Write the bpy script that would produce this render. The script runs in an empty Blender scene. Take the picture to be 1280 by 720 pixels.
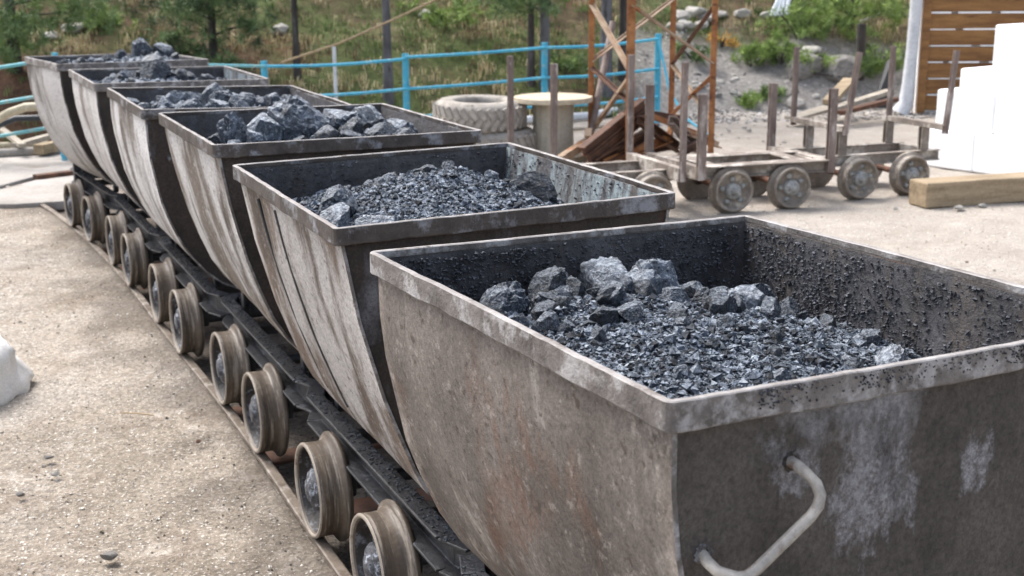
import bpy, math, random
import numpy as np
from mathutils import Vector, Matrix, Euler, noise
sc = bpy.context.scene
col = sc.collection
R = math.radians
PI = math.pi

# ---------------------------------------------------------------- camera, sky, sun, exposure
CAM_Z, PITCH, ROLL, FPX = 1.8481, 0.2462, -0.0066, 1600.0
cam = bpy.data.cameras.new('camera')
cam.sensor_width = 36; cam.lens = 36 * FPX / 1280; cam.clip_end = 500; cam.clip_start = .05
cam.dof.use_dof = True; cam.dof.focus_distance = 2.8; cam.dof.aperture_fstop = 7.1
cob = bpy.data.objects.new('camera', cam); col.objects.link(cob)
_fw = Vector((0, math.cos(PITCH), -math.sin(PITCH))); _up = Vector((0, math.sin(PITCH), math.cos(PITCH))); _r = Vector((1, 0, 0))
_r2 = math.cos(ROLL) * _r + math.sin(ROLL) * _up; _u2 = -math.sin(ROLL) * _r + math.cos(ROLL) * _up
cob.matrix_world = Matrix((( _r2.x, _u2.x, -_fw.x, 0), (_r2.y, _u2.y, -_fw.y, 0), (_r2.z, _u2.z, -_fw.z, CAM_Z), (0, 0, 0, 1)))
sc.camera = cob

SUN_EL, SUN_AZ = R(56), R(-48)          # azimuth measured from +y towards +x (sun stands to the left and a little beyond)
w = bpy.data.worlds.new('World'); sc.world = w; w.use_nodes = True
nt = w.node_tree
bg = nt.nodes['Background']; bg.inputs[1].default_value = .15
sky = nt.nodes.new('ShaderNodeTexSky'); sky.sky_type = 'NISHITA'; sky.sun_disc = False
sky.sun_elevation = SUN_EL; sky.sun_rotation = SUN_AZ; sky.air_density = 1.0; sky.dust_density = 4.0; sky.ozone_density = .6
hsv = nt.nodes.new('ShaderNodeHueSaturation'); hsv.inputs['Saturation'].default_value = .62   # overcast: the blue is veiled
nt.links.new(sky.outputs[0], hsv.inputs['Color']); nt.links.new(hsv.outputs[0], bg.inputs[0])
sun = bpy.data.lights.new('sun', 'SUN'); sun.energy = 1.5; sun.angle = R(28); sun.color = (1, .985, .97)
sob = bpy.data.objects.new('sun', sun); col.objects.link(sob)
sd = Vector((math.sin(SUN_AZ) * math.cos(SUN_EL), math.cos(SUN_AZ) * math.cos(SUN_EL), math.sin(SUN_EL)))
sob.rotation_euler = sd.to_track_quat('Z', 'Y').to_euler()
sc.view_settings.view_transform = 'Standard'; sc.view_settings.look = 'None'; sc.view_settings.gamma = 1
sc.view_settings.exposure = 1.36
sc.render.engine = 'CYCLES'

# ---------------------------------------------------------------- materials
def srgb(h):
    h = h.lstrip('#'); v = [int(h[i:i+2], 16) / 255 for i in (0, 2, 4)]
    return tuple(x / 12.92 if x <= .04045 else ((x + .055) / 1.055) ** 2.4 for x in v) + (1,)

class NB:
    """small node builder"""
    def __init__(s, name):
        s.m = bpy.data.materials.new(name); s.m.use_nodes = True; s.t = s.m.node_tree
        s.b = s.t.nodes['Principled BSDF']; s._c = None
    def n(s, t, **k):
        x = s.t.nodes.new(t)
        for a, v in k.items(): setattr(x, a, v)
        return x
    def l(s, a, b): s.t.links.new(a, b)
    def co(s, scale=(1, 1, 1), rnd=True):
        if s._c is None:
            tc = s.n('ShaderNodeTexCoord'); s._c = tc.outputs['Object']
            if rnd:
                oi = s.n('ShaderNodeObjectInfo'); vm = s.n('ShaderNodeVectorMath', operation='SCALE'); vm.inputs[0].default_value = (31, 17, 23)
                s.l(oi.outputs['Random'], vm.inputs['Scale'])
                va = s.n('ShaderNodeVectorMath', operation='ADD'); s.l(tc.outputs['Object'], va.inputs[0]); s.l(vm.outputs[0], va.inputs[1]); s._c = va.outputs[0]
        mp = s.n('ShaderNodeMapping'); mp.inputs['Scale'].default_value = scale; s.l(s._c, mp.inputs['Vector']); return mp.outputs[0]
    def noise(s, scale, detail=6, rough=.6, st=(1, 1, 1), dist=0):
        x = s.n('ShaderNodeTexNoise'); x.inputs['Scale'].default_value = scale; x.inputs['Detail'].default_value = detail
        x.inputs['Roughness'].default_value = rough; x.inputs['Distortion'].default_value = dist
        s.l(s.co(st), x.inputs['Vector']); return x.outputs['Fac']
    def ramp(s, f, stops):
        x = s.n('ShaderNodeValToRGB'); e = x.color_ramp.elements
        while len(e) < len(stops): e.new(.5)
        for i, (p, c) in enumerate(stops):
            e[i].position = p; e[i].color = c if not isinstance(c, (int, float)) else (c, c, c, 1)
        s.l(f, x.inputs[0]); return x.outputs[0]
    def mix(s, f, a, b, mode='MIX'):
        x = s.n('ShaderNodeMix', data_type='RGBA', blend_type=mode)
        for sock, v in ((x.inputs[0], f), (x.inputs[6], a), (x.inputs[7], b)):
            if hasattr(v, 'default_value') and not isinstance(v, (tuple, float, int)): s.l(v, sock)
            else: sock.default_value = v
        return x.outputs[2]
    def mul(s, a, b):
        x = s.n('ShaderNodeMath', operation='MULTIPLY')
        for sock, v in ((x.inputs[0], a), (x.inputs[1], b)):
            if isinstance(v, (int, float)): sock.default_value = v
            else: s.l(v, sock)
        return x.outputs[0]
    def bump(s, hs, dist=.01, strength=1.0):
        """hs: list of (fac, strength, distance)"""
        prev = None
        for f, st, d in hs:
            b = s.n('ShaderNodeBump'); b.inputs['Strength'].default_value = st; b.inputs['Distance'].default_value = d
            s.l(f, b.inputs['Height'])
            if prev is not None: s.l(prev, b.inputs['Normal'])
            prev = b.outputs[0]
        s.l(prev, s.b.inputs['Normal'])
    def done(s, color=None, rough=.8, metal=0, spec=.5):
        if color is not None:
            if isinstance(color, tuple): s.b.inputs['Base Color'].default_value = color
            else: s.l(color, s.b.inputs['Base Color'])
        if isinstance(rough, (int, float)): s.b.inputs['Roughness'].default_value = rough
        else: s.l(rough, s.b.inputs['Roughness'])
        s.b.inputs['Metallic'].default_value = metal
        s.b.inputs['Specular IOR Level'].default_value = spec
        return s.m

def simple(name, c1, c2, scale=6, rough=.8, bs=60, bump=.3, bd=.004, c3=None, th=.62, sc3=3, st=(1, 1, 1), metal=0, spec=.4, st3=None):
    k = NB(name)
    c = k.ramp(k.noise(scale, 8, .65, st), [(.32, srgb(c1)), (.68, srgb(c2))])
    if c3: c = k.mix(k.ramp(k.noise(sc3, 8, .7, st3 or st), [(th - .05, 0), (th + .05, 1)]), c, srgb(c3))
    fine = k.noise(bs, 6, .7)
    c = k.mix(.55, c, k.ramp(fine, [(.3, .45), (.7, 1.0)]), 'MULTIPLY')
    k.bump([(fine, bump, bd), (k.noise(bs * .2, 5, .6), bump, bd * 2)])
    return k.done(c, rough, metal, spec)

def cart_side(name, base, dark, rust, pale, amount, streak=(7, 7, 1.1)):
    k = NB(name)
    c = k.ramp(k.noise(3, 8, .65, (1, 1, .6)), [(.3, srgb(dark)), (.62, srgb(base))])
    c = k.mix(k.ramp(k.noise(5, 8, .7, (1, 1, .35)), [(.55, 0), (.68, .75)]), c, srgb(rust))
    f = k.noise(1.0, 9, .62, streak, .3)
    c = k.mix(k.ramp(f, [(amount - .03, 0), (amount + .055, .92)]), c, srgb(pale))
    drip = k.noise(1.0, 9, .75, (6, 6, 1.4))
    c = k.mix(k.ramp(drip, [(.58, 0), (.72, .4)]), c, srgb('#3a302a'))
    fine = k.noise(95, 7, .85)
    c = k.mix(.9, c, k.ramp(fine, [(.36, .34), (.60, 1.0)]), 'MULTIPLY')
    c = k.mix(k.ramp(k.noise(26, 8, .8), [(.56, 0), (.62, .45)]), c, srgb(pale))
    pits = k.ramp(k.noise(38, 4, .6), [(.60, 0), (.68, .8)])
    c = k.mix(pits, c, srgb('#4a3f38'))
    k.bump([(fine, .9, .0035), (k.noise(30, 7, .8), .6, .005), (k.noise(10, 6, .7), .4, .008)])
    return k.done(c, .72, 0, .35)

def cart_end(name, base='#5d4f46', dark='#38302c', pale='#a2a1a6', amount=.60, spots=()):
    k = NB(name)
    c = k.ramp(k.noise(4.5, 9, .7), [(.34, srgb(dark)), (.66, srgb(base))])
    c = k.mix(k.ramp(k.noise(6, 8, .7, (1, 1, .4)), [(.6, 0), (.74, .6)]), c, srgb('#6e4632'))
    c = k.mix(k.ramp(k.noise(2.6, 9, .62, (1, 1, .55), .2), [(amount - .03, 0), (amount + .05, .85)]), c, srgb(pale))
    if spots:
        tc = k.n('ShaderNodeTexCoord'); nz = k.noise(24, 9, .8, (1, 1, .6))
        for (sy, sz, ry, rz, op) in spots:      # worn pale patches of the steel
            mp = k.n('ShaderNodeMapping'); mp.inputs['Location'].default_value = (.5755 / ry, -sy / ry, -sz / rz); mp.inputs['Scale'].default_value = (1 / ry, 1 / ry, 1 / rz)
            k.l(tc.outputs['Object'], mp.inputs['Vector']); ln = k.n('ShaderNodeVectorMath', operation='LENGTH'); k.l(mp.outputs[0], ln.inputs[0])
            ad = k.n('ShaderNodeMath', operation='MULTIPLY_ADD'); k.l(nz, ad.inputs[0]); ad.inputs[1].default_value = 3.4; k.l(ln.outputs['Value'], ad.inputs[2])
            c = k.mix(k.ramp(k.mul(ad.outputs[0], .34), [(.78, op), (.92, 0)]), c, k.mix(k.ramp(k.noise(48, 8, .85), [(.42, .85), (.54, 0)]), srgb(pale), srgb('#6a625d')))
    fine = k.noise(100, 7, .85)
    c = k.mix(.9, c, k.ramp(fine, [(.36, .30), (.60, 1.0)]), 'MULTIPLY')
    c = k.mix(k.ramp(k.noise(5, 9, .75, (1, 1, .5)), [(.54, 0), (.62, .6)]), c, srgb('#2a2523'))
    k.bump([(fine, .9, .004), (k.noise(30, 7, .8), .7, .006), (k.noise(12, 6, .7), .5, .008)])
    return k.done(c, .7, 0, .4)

MAT = {}
def inner_mat(name, stripes=False):
    k = NB(name)
    c = k.ramp(k.noise(9, 8, .7), [(.3, srgb('#222124')), (.62, srgb('#545356'))])
    st = k.noise(1, 7, .65, (11, 11, .5))
    c = k.mix(k.ramp(st, [(.50, 0), (.60, .55 if stripes else .2)]), c, srgb('#5c5149'))
    c = k.mix(k.ramp(k.noise(4, 8, .6, (1, 1, .5)), [(.62, 0), (.7, .6)]), c, srgb('#8b8d95'))
    if stripes == 2:
        c = k.mix(k.ramp(k.noise(1, 9, .7, (16, 16, 1.2)), [(.44, 0), (.56, .8)]), c, srgb('#9aa9ad'))
    fine = k.noise(60, 8, .8)
    c = k.mix(.7, c, k.ramp(fine, [(.35, .3), (.62, 1.0)]), 'MULTIPLY')
    k.bump([(fine, .8, .006), (k.noise(24, 6, .7), .8, .012)])
    return k.done(c, k.ramp(k.noise(20, 4), [(.3, .35), (.7, .7)]), 0, .5)
MAT['inner'] = inner_mat('grimy_inside'); MAT['inner_stripe'] = inner_mat('grimy_inside_streaked', 1); MAT['inner_pale'] = inner_mat('grimy_inside_pale', 2)

def ore(name, dark, mid, light, thr=.56, rough=(.28, .6), scale=2.4, bs=(19, 6), spec=.45):
    k = NB(name)
    n1 = k.noise(scale, 9, .72)
    c = k.ramp(n1, [(.30, srgb(dark)), (.52, srgb(mid)), (thr + .06, srgb(mid)), (thr + .16, srgb(light))])
    vo = k.n('ShaderNodeTexVoronoi'); vo.inputs['Scale'].default_value = scale * .9; k.l(k.co(), vo.inputs['Vector'])   # fracture planes of differing tone
    c = k.mix(.8, c, k.ramp(vo.outputs['Color'], [(.25, .38), (.75, 1.0)]), 'MULTIPLY')
    vz = k.noise(scale * 2.4, 9, .8, (1, 1, 1), 1.4)
    c = k.mix(k.ramp(vz, [(.54, 0), (.63, .75)]), c, srgb(light))
    c = k.mix(k.ramp(k.noise(scale * 3, 6, .7), [(.36, .85), (.46, 0)]), c, srgb(dark))
    gm = k.n('ShaderNodeNewGeometry'); sz = k.n('ShaderNodeSeparateXYZ'); k.l(gm.outputs['True Normal'], sz.inputs[0])
    dust = k.mul(k.ramp(sz.outputs['Z'], [(.35, 0), (.85, 1)]), k.ramp(k.noise(scale * 2.2, 8, .75), [(.44, 0), (.58, .5)]))
    c = k.mix(dust, c, srgb(light))
    fine = k.noise(bs[0], 7, .8)
    k.bump([(fine, .8, .004), (k.noise(bs[1], 7, .7), .8, .012), (vo.outputs['Distance'], .5, .02)])
    return k.done(c, k.ramp(n1, [(.3, rough[0]), (.7, rough[1])]), 0, spec)
MAT['ore'] = ore('ore_blue_grey', '#13161b', '#4f5763', '#b9c3cd', .55, (.4, .7))
MAT['ore_pale'] = ore('ore_pale_vein', '#22262d', '#707a87', '#d3dae1', .50, (.4, .7))
MAT['ore_dark'] = ore('ore_dark', '#101216', '#343941', '#939da8', .58, (.35, .65))
MAT['ore_fine'] = ore('ore_fine', '#171a20', '#535c69', '#a9b3bf', .52, (.6, .85), 30, (120, 40), .3)
MAT['grit_mid'] = ore('ore_grit_mid', '#1a1e24', '#5b6572', '#b9c3ce', .52, (.6, .85), 30, (120, 40), .35)
MAT['crust'] = ore('ore_crust', '#1f2023', '#4e4f54', '#8b8d94', .56, (.8, .95), 30, (120, 40), .2)
MAT['grit_pale'] = ore('ore_grit_pale', '#2b3038', '#7c8794', '#ccd4dc', .54, (.6, .85), 30, (120, 40), .35)
MAT['grit_dark'] = ore('ore_grit_dark', '#0b0c0f', '#23272d', '#5f6873', .58, (.55, .85), 30, (120, 40), .35)

def cmat(n, *a, **k): MAT[n] = simple(n, *a, **k)
cmat('rim_grey', '#514b48', '#8a8480', 11, .6, 95, .9, .004, '#aaa7a6', .55, 12)
cmat('rim_dark', '#37312f', '#5f5751', 11, .6, 95, .8, .004, '#8f9095', .58, 9)
cmat('lip_worn', '#77716d', '#aaa6a3', 12, .55, 80, .4, .002, '#5d534b', .62, 14)
cmat('frame_black', '#17171a', '#33353a', 14, .42, 60, .8, .005, '#5b6068', .62, 22, spec=.6)
cmat('wheel_rust', '#41372e', '#706253', 3, .5, 60, .7, .003, '#9a8f82', .57, 5, st=(.8, .8, 14), spec=.5)
cmat('wheel_lip', '#8b7f72', '#aaa093', 8, .5, 60, .4, .002, '#5e4b3a', .62, 12)
cmat('hub_grease', '#1f2024', '#484b54', 30, .5, 90, .9, .006, '#a9afba', .58, 40, spec=.6)
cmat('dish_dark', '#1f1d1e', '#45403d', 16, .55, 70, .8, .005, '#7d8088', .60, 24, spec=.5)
cmat('rail_steel', '#5a4d40', '#8d8175', 10, .5, 60, .4, .002, '#a59c92', .58, 16)
cmat('handle_steel', '#8d8780', '#c2bcb2', 25, .42, 90, .5, .002, '#7a5c46', .62, 30, metal=0, spec=.6)
cmat('rust_orange', '#7d4a28', '#b88050', 8, .7, 50, .5, .003, '#4a2818', .60, 6)
cmat('rust_dark', '#3f2a20', '#6f4c38', 8, .75, 50, .5, .003, '#8f6248', .62, 6)
cmat('rust_pale', '#8c7460', '#bba58c', 8, .7, 50, .5, .003, '#a8683a', .60, 6)
cmat('stake_steel', '#60504a', '#93847b', 9, .7, 50, .5, .003, '#b3aaa4', .58, 8, st=(1, 1, .3))
cmat('truck_steel', '#6c625a', '#a1968b', 6, .7, 50, .4, .003, '#c9c1b6', .56, 5)
cmat('truck_wheel', '#756b60', '#9b9186', 7, .6, 50, .4, .003, '#c0b6a6', .6, 8)
cmat('truck_hub', '#7d7d7a', '#b4b4b0', 22, .6, 70, .7, .005, '#55504a', .6, 26)
cmat('tyre_dusty', '#8b857d', '#b9b2a8', 9, .9, 45, .6, .004, '#57524d', .64, 14)
cmat('pale_wood', '#b6a88f', '#d8ccb6', 4, .8, 50, .4, .003, '#94866e', .64, 6, st=(1, 6, 6))
cmat('spool_drum', '#a59d8d', '#c9c2b2', 4, .85, 40, .4, .003, '#8a8272', .62, 4, st=(1, 1, .5))
cmat('timber', '#85735a', '#b5a184', 3, .8, 45, .5, .003, '#5c4527', .66, 4, st=(.6, 6, 6))
cmat('plank_brown', '#6d4726', '#a67a48', 2.2, .7, 50, .4, .002, '#4a2610', .66, 3, st=(.7, 6, 6))
cmat('plank_grey', '#8d8375', '#c0b6a6', 3, .85, 45, .4, .003, '#6e6355', .64, 4, st=(.6, 6, 6))
MAT['white_block'] = NB('white_block').done(srgb('#fafbfc'), .75, 0, .3)
cmat('white_paint', '#c9ccd0', '#e4e6e8', 5, .7, 40, .3, .002, '#a1a3a5', .66, 9)
cmat('blue_paint', '#3a9fbf', '#57b9d4', 5, .45, 60, .3, .001, '#9dbcc0', .60, 14)
cmat('teal_paint', '#66b0b8', '#8cc6cb', 5, .5, 60, .3, .001, '#b1b9b0', .6, 12)
cmat('hose_tan', '#a59a80', '#c7bd a5'.replace(' ', ''), 5, .6, 40, .3, .002)
cmat('hose_black', '#25282d', '#3c4148', 5, .5, 40, .3, .002)
cmat('concrete', '#918b84', '#b4aea7', 1.4, .9, 35, .4, .003, '#857c71', .62, 2.5)
cmat('bark', '#2e2a28', '#55504c', 9, .9, 40, .8, .01, '#6f6d6c', .62, 9, st=(1, 1, .3))
cmat('bark_grey', '#4c4a4c', '#7b7b7f', 9, .9, 40, .8, .01, '#3a3836', .62, 9, st=(1, 1, .3))
cmat('rock_pale', '#8f8b85', '#bdb9b1', 5, .9, 40, .6, .006)
cmat('rock_grey', '#6b6864', '#96928d', 5, .9, 40, .6, .006)
cmat('rope', '#9a8262', '#bda584', 20, .8, 80, .4, .001)
cmat('bag_white', '#f1efea', '#fbfaf6', 4, .55, 30, .5, .004, '#b9a98c', .66, 6)
cmat('dark_board', '#15171a', '#2a2d31', 3, .6, 40, .2, .002)
def leafmat(n, a, b, tr=.25):
    k = NB(n); oi = k.noise(2.2, 4, .6); c = k.ramp(oi, [(.35, srgb(a)), (.65, srgb(b))])
    k.done(c, .7, 0, .25); k.b.inputs['Transmission Weight'].default_value = 0; k.b.inputs['Subsurface Weight'].default_value = 0
    MAT[n] = k.m
leafmat('needle_green', '#43573a', '#6f8656'); leafmat('needle_bright', '#6f8844', '#9db168'); leafmat('needle_dark', '#2c3a28', '#4b5f40')
leafmat('straw', '#a3926c', '#d6c8a2'); leafmat('grass_green', '#4e6236', '#7b9152'); leafmat('twig_brown', '#4a3a2c', '#7a644c')
leafmat('water_white', '#d6dbe2', '#f2f4f8'); leafmat('leaf_yellow', '#b98a35', '#d9a94a')

# ---------------------------------------------------------------- mesh helpers
class MB:
    def __init__(s): s.v = []; s.f = []; s.mi = []; s.sm = []
    def add(s, vs, fs, mi=0, smooth=False):
        o = len(s.v); s.v += [tuple(x) for x in vs]; s.f += [tuple(i + o for i in f) for f in fs]
        s.mi += [mi] * len(fs); s.sm += [smooth] * len(fs)
    def box(s, c, sz, M=None, mi=0):
        hx, hy, hz = sz[0] / 2, sz[1] / 2, sz[2] / 2
        vs = [Vector((x * hx, y * hy, z * hz)) for x in (-1, 1) for y in (-1, 1) for z in (-1, 1)]
        if M is not None: vs = [M @ v for v in vs]
        vs = [v + Vector(c) for v in vs]
        s.add(vs, [(0, 1, 3, 2), (4, 6, 7, 5), (0, 4, 5, 1), (2, 3, 7, 6), (0, 2, 6, 4), (1, 5, 7, 3)], mi)
    def beam(s, p, q, prof, mi=0, up=(0, 0, 1)):
        """extrude closed 2D profile [(side, up)] from p to q"""
        p, q = Vector(p), Vector(q); d = (q - p).normalized(); u = Vector(up)
        if abs(d.dot(u)) > .95: u = Vector((0, 1, 0))
        sd = d.cross(u).normalized(); u = sd.cross(d)
        n = len(prof); vs = [p + sd * a + u * b for a, b in prof] + [q + sd * a + u * b for a, b in prof]
        s.add(vs, [tuple(range(n)), tuple(range(2 * n - 1, n - 1, -1))] + [(i, i + n, (i + 1) % n + n, (i + 1) % n) for i in range(n)], mi)
    def tube(s, pts, r, n=10, mi=0, caps=True, smooth=True):
        pts = [Vector(p) for p in pts]; rs = r if isinstance(r, (list, tuple)) else [r] * len(pts)
        vs = []; fs = []; prev = None
        for i, p in enumerate(pts):
            d = (pts[min(i + 1, len(pts) - 1)] - pts[max(i - 1, 0)]).normalized()
            if prev is None: a = d.cross(Vector((0, 0, 1)) if abs(d.z) < .9 else Vector((1, 0, 0))).normalized()
            else: a = (prev - d * prev.dot(d)).normalized()
            prev = a; b = d.cross(a)
            vs += [p + (a * math.cos(2 * PI * k / n) + b * math.sin(2 * PI * k / n)) * rs[i] for k in range(n)]
        for i in range(len(pts) - 1):
            fs += [(i * n + k, i * n + (k + 1) % n, (i + 1) * n + (k + 1) % n, (i + 1) * n + k) for k in range(n)]
        s.add(vs, fs, mi, smooth)
        if caps:
            s.add(vs[:n], [tuple(range(n - 1, -1, -1))], mi); s.add(vs[-n:], [tuple(range(n))], mi)
    def lathe(s, prof, n=40, M=None, mi=0, closed=False, smooth=True):
        """prof [(r, z)] about z"""
        vs = [Vector((r * math.cos(2 * PI * k / n), r * math.sin(2 * PI * k / n), z)) for r, z in prof for k in range(n)]
        if M is not None: vs = [M @ v for v in vs]
        m = len(prof); fs = []
        for i in range(m if closed else m - 1):
            j = (i + 1) % m
            fs += [(i * n + k, i * n + (k + 1) % n, j * n + (k + 1) % n, j * n + k) for k in range(n)]
        s.add(vs, fs, mi, smooth)
    def build(s, name, mats, parent=None, bevel=0, loc=None):
        me = bpy.data.meshes.new(name); me.from_pydata([tuple(v) for v in s.v], [], s.f)
        if not isinstance(mats, (list, tuple)): mats = [mats]
        for m in mats: me.materials.append(MAT[m] if isinstance(m, str) else m)
        me.polygons.foreach_set('material_index', s.mi); me.polygons.foreach_set('use_smooth', s.sm)
        me.validate(); me.update()
        o = bpy.data.objects.new(name, me); col.objects.link(o)
        if parent is not None: o.parent = parent
        if loc is not None: o.location = loc
        if bevel:
            b = o.modifiers.new('bevel', 'BEVEL'); b.width = bevel; b.segments = 2; b.limit_method = 'ANGLE'; b.angle_limit = R(40)
        return o
def fixn(o):
    import bmesh
    bm = bmesh.new(); bm.from_mesh(o.data); bmesh.ops.recalc_face_normals(bm, faces=bm.faces); bm.to_mesh(o.data); bm.free(); return o
def tag(o, label=None, cat=None, group=None, kind=None):
    if label: o['label'] = label
    if cat: o['category'] = cat
    if group: o['group'] = group
    if kind: o['kind'] = kind
    return o
def empty(name, loc=(0, 0, 0), rz=0):
    o = bpy.data.objects.new(name, None); col.objects.link(o); o.location = loc; o.rotation_euler = (0, 0, rz); o.empty_display_size = .1; return o
def share(o, name, parent=None, loc=(0, 0, 0), rot=(0, 0, 0)):
    c = o.copy(); c.name = name; col.objects.link(c); c.parent = parent; c.location = loc; c.rotation_euler = rot; return c
def ray(u, v):
    return _fw + _r2 * ((u - 640) / FPX) - _u2 * ((v - 360) / FPX)
def gp(u, v, z=0):
    d = ray(u, v); return Vector((0, 0, CAM_Z)) + d * ((z - CAM_Z) / d.z)
def dp(u, v, y):
    d = ray(u, v); return Vector((0, 0, CAM_Z)) + d * (y / d.y)
def fbm(x, y, z=0, s=1.0, o=5): return noise.fractal(Vector((x * s, y * s, z * s + 7.3)), .9, 2.1, o)
rnd = random.Random(4)
def sect(w, h, kind='box', t=.008):
    if kind == 'box': return [(-w/2, -h/2), (w/2, -h/2), (w/2, h/2), (-w/2, h/2)]
    if kind == 'chan':   # web on the left, open right
        return [(-w/2, -h/2), (w/2, -h/2), (w/2, -h/2+t), (-w/2+t, -h/2+t), (-w/2+t, h/2-t), (w/2, h/2-t), (w/2, h/2), (-w/2, h/2)]
    if kind == 'ang': return [(-w/2, -h/2), (w/2, -h/2), (w/2, -h/2+t), (-w/2+t, -h/2+t), (-w/2+t, h/2), (-w/2, h/2)]
    if kind == 'I': return [(-w/2, -h/2), (w/2, -h/2), (w/2, -h/2+t), (t/2, -h/2+t), (t/2, h/2-t), (w/2, h/2-t), (w/2, h/2), (-w/2, h/2), (-w/2, h/2-t), (-t/2, h/2-t), (-t/2, -h/2+t), (-w/2, -h/2+t)]

# ---------------------------------------------------------------- track line, carts' places
CARTS = [(0.407, 2.477, 2.045), (-0.219, 3.835, 1.995), (-0.816, 5.179, 1.993), (-1.453, 6.516, 1.999), (-2.109, 7.907, 2.012), (-2.794, 9.223, 2.085)]
TILT = [(-0.005, -0.069, -0.003, 0.017, -0.008, -0.012), (-0.006, 0.039, 0.002, -0.012, 0.006, 0.013), (0.014, -0.052, -0.004, 0.017, -0.003, -0.006),
        (0.007, 0.01, 0.001, -0.016, 0.005, -0.031), (-0.013, 0.048, -0.007, -0.015, 0.001, -0.014), (-0.002, -0.076, 0.016, 0.005, -0.013, -0.009)]
L, W, HR, WB, GA, WD = 1.1533, 1.0053, 1.2358, .6282, .741, .32
tp = [Vector((1.85, -.35, 0)), Vector((1.06, 1.12, 0))] + [Vector((c[0], c[1], 0)) for c in CARTS] + [Vector((-3.55, 10.5, 0)), Vector((-4.4, 11.7, 0))]
def track_pts(n=12):
    out = []
    for i in range(len(tp) - 1):
        p0, p1, p2, p3 = tp[max(i-1, 0)], tp[i], tp[i+1], tp[min(i+2, len(tp)-1)]
        for k in range(n):
            t = k / n
            out.append(.5 * ((2*p1) + (p2-p0)*t + (2*p0-5*p1+4*p2-p3)*t*t + (3*p1-p0-3*p2+p3)*t**3))
    out.append(tp[-1]); return out
TP = track_pts()
TPn = np.array([(p.x, p.y) for p in TP])
def track_dist(x, y):
    """signed distance, + = right of the travel direction (away from camera-left)"""
    d2 = (TPn[:, 0] - x) ** 2 + (TPn[:, 1] - y) ** 2; i = int(d2.argmin()); j = max(1, min(i, len(TPn) - 2))
    t = TPn[j+1] - TPn[j-1]; t = t / np.hypot(*t); dx, dy = x - TPn[i][0], y - TPn[i][1]
    return dx * t[1] - dy * t[0]

# ---------------------------------------------------------------- terrain
GZ = -.012
def toe(x):
    """y of the foot of the far bank"""
    return 13.9 + .30 * (x + 6) if x < 3 else 16.6 + .12 * (x - 3)
def hill(x, y):
    t = y - toe(x) - .25 * fbm(x, 0, 0, .5)
    if t < 0: return 0
    h = .50 * t * min(1, t / .6) if t < 5 else 2.5 + .62 * (t - 5)
    k = min(1, t / 1.5)
    return h + k * (.26 * fbm(x, y, 0, .5, 3) + .05 * fbm(x, y, 3, 2.2, 3) + .015 * fbm(x, y, 5, 7, 3))
def gz(x, y):
    z = GZ + .014 * fbm(x, y, 0, .8) + .007 * fbm(x, y, 1, 4)
    if y < 13 and abs(x) < 8:
        s = abs(track_dist(x, y))
        if s < .345: z -= .055 * min(1, (.345 - s) / .03)
        elif s < .42: z = min(z, -.007)
    return z + hill(x, y)
def grid(x0, x1, y0, y1, dx, dy, zf, name, mats, skip=None):
    nx, ny = int(round((x1 - x0) / dx)) + 1, int(round((y1 - y0) / dy)) + 1
    m = MB(); xs = np.linspace(x0, x1, nx); ys = np.linspace(y0, y1, ny)
    m.v = [(x, y, zf(x, y)) for y in ys for x in xs]
    m.f = [(j*nx+i, j*nx+i+1, (j+1)*nx+i+1, (j+1)*nx+i) for j in range(ny-1) for i in range(nx-1)]
    m.mi = [0] * len(m.f); m.sm = [True] * len(m.f)
    return m.build(name, mats)

# ground material
def ground_mat():
    k = NB('dirt_ground')
    k.co(rnd=False)
    tc = k.n('ShaderNodeTexCoord'); k._c = tc.outputs['Object']
    c = k.ramp(k.noise(1.1, 9, .68), [(.34, srgb('#918677')), (.64, srgb('#b6ab9d'))])
    c = k.mix(k.ramp(k.noise(.45, 5, .6), [(.48, 0), (.66, .55)]), c, srgb('#bdb6ae'))
    v = k.n('ShaderNodeTexVoronoi'); v.inputs['Scale'].default_value = 75; k.l(k.co(), v.inputs['Vector'])
    c = k.mix(.85, c, k.ramp(v.outputs['Color'], [(.25, .6), (.7, 1.0)]), 'MULTIPLY')
    f1 = k.noise(55, 8, .8)
    c = k.mix(.6, c, k.ramp(f1, [(.32, .45), (.6, 1.0)]), 'MULTIPLY')
    c = k.mix(k.ramp(k.noise(85, 3, .6), [(.60, 0), (.66, .8)]), c, srgb('#e2ddd5'))
    c = k.mix(k.ramp(k.noise(1.7, 9, .75), [(.52, 0), (.62, .5)]), c, srgb('#6d5f52'))
    c = k.mix(k.ramp(k.noise(5, 9, .75), [(.56, 0), (.64, .45)]), c, srgb('#cdc5bb'))
    # paler, dustier yard on the far right
    geo = k.n('ShaderNodeSeparateXYZ'); k.l(tc.outputs['Object'], geo.inputs[0])
    a = k.n('ShaderNodeAttribute'); a.attribute_name = 'dust'
    c = k.mix(a.outputs['Fac'], c, k.mix(.5, c, k.ramp(k.noise(3, 9, .75), [(.3, srgb('#978f86')), (.7, srgb('#b9b2aa'))])))
    b = k.n('ShaderNodeAttribute'); b.attribute_name = 'spill'
    sp = k.mul(b.outputs['Fac'], k.ramp(k.noise(6, 8, .7), [(.3, .75), (.6, 1.0)]))
    c = k.mix(sp, c, k.ramp(k.noise(40, 7, .8), [(.35, srgb('#2b2622')), (.65, srgb('#6a6058'))]))
    k.bump([(f1, .8, .010), (v.outputs['Distance'], .5, .006), (k.noise(9, 7, .7), .7, .025), (k.noise(3, 6, .6), .6, .06)])
    return k.done(c, .95, 0, .2)
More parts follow.
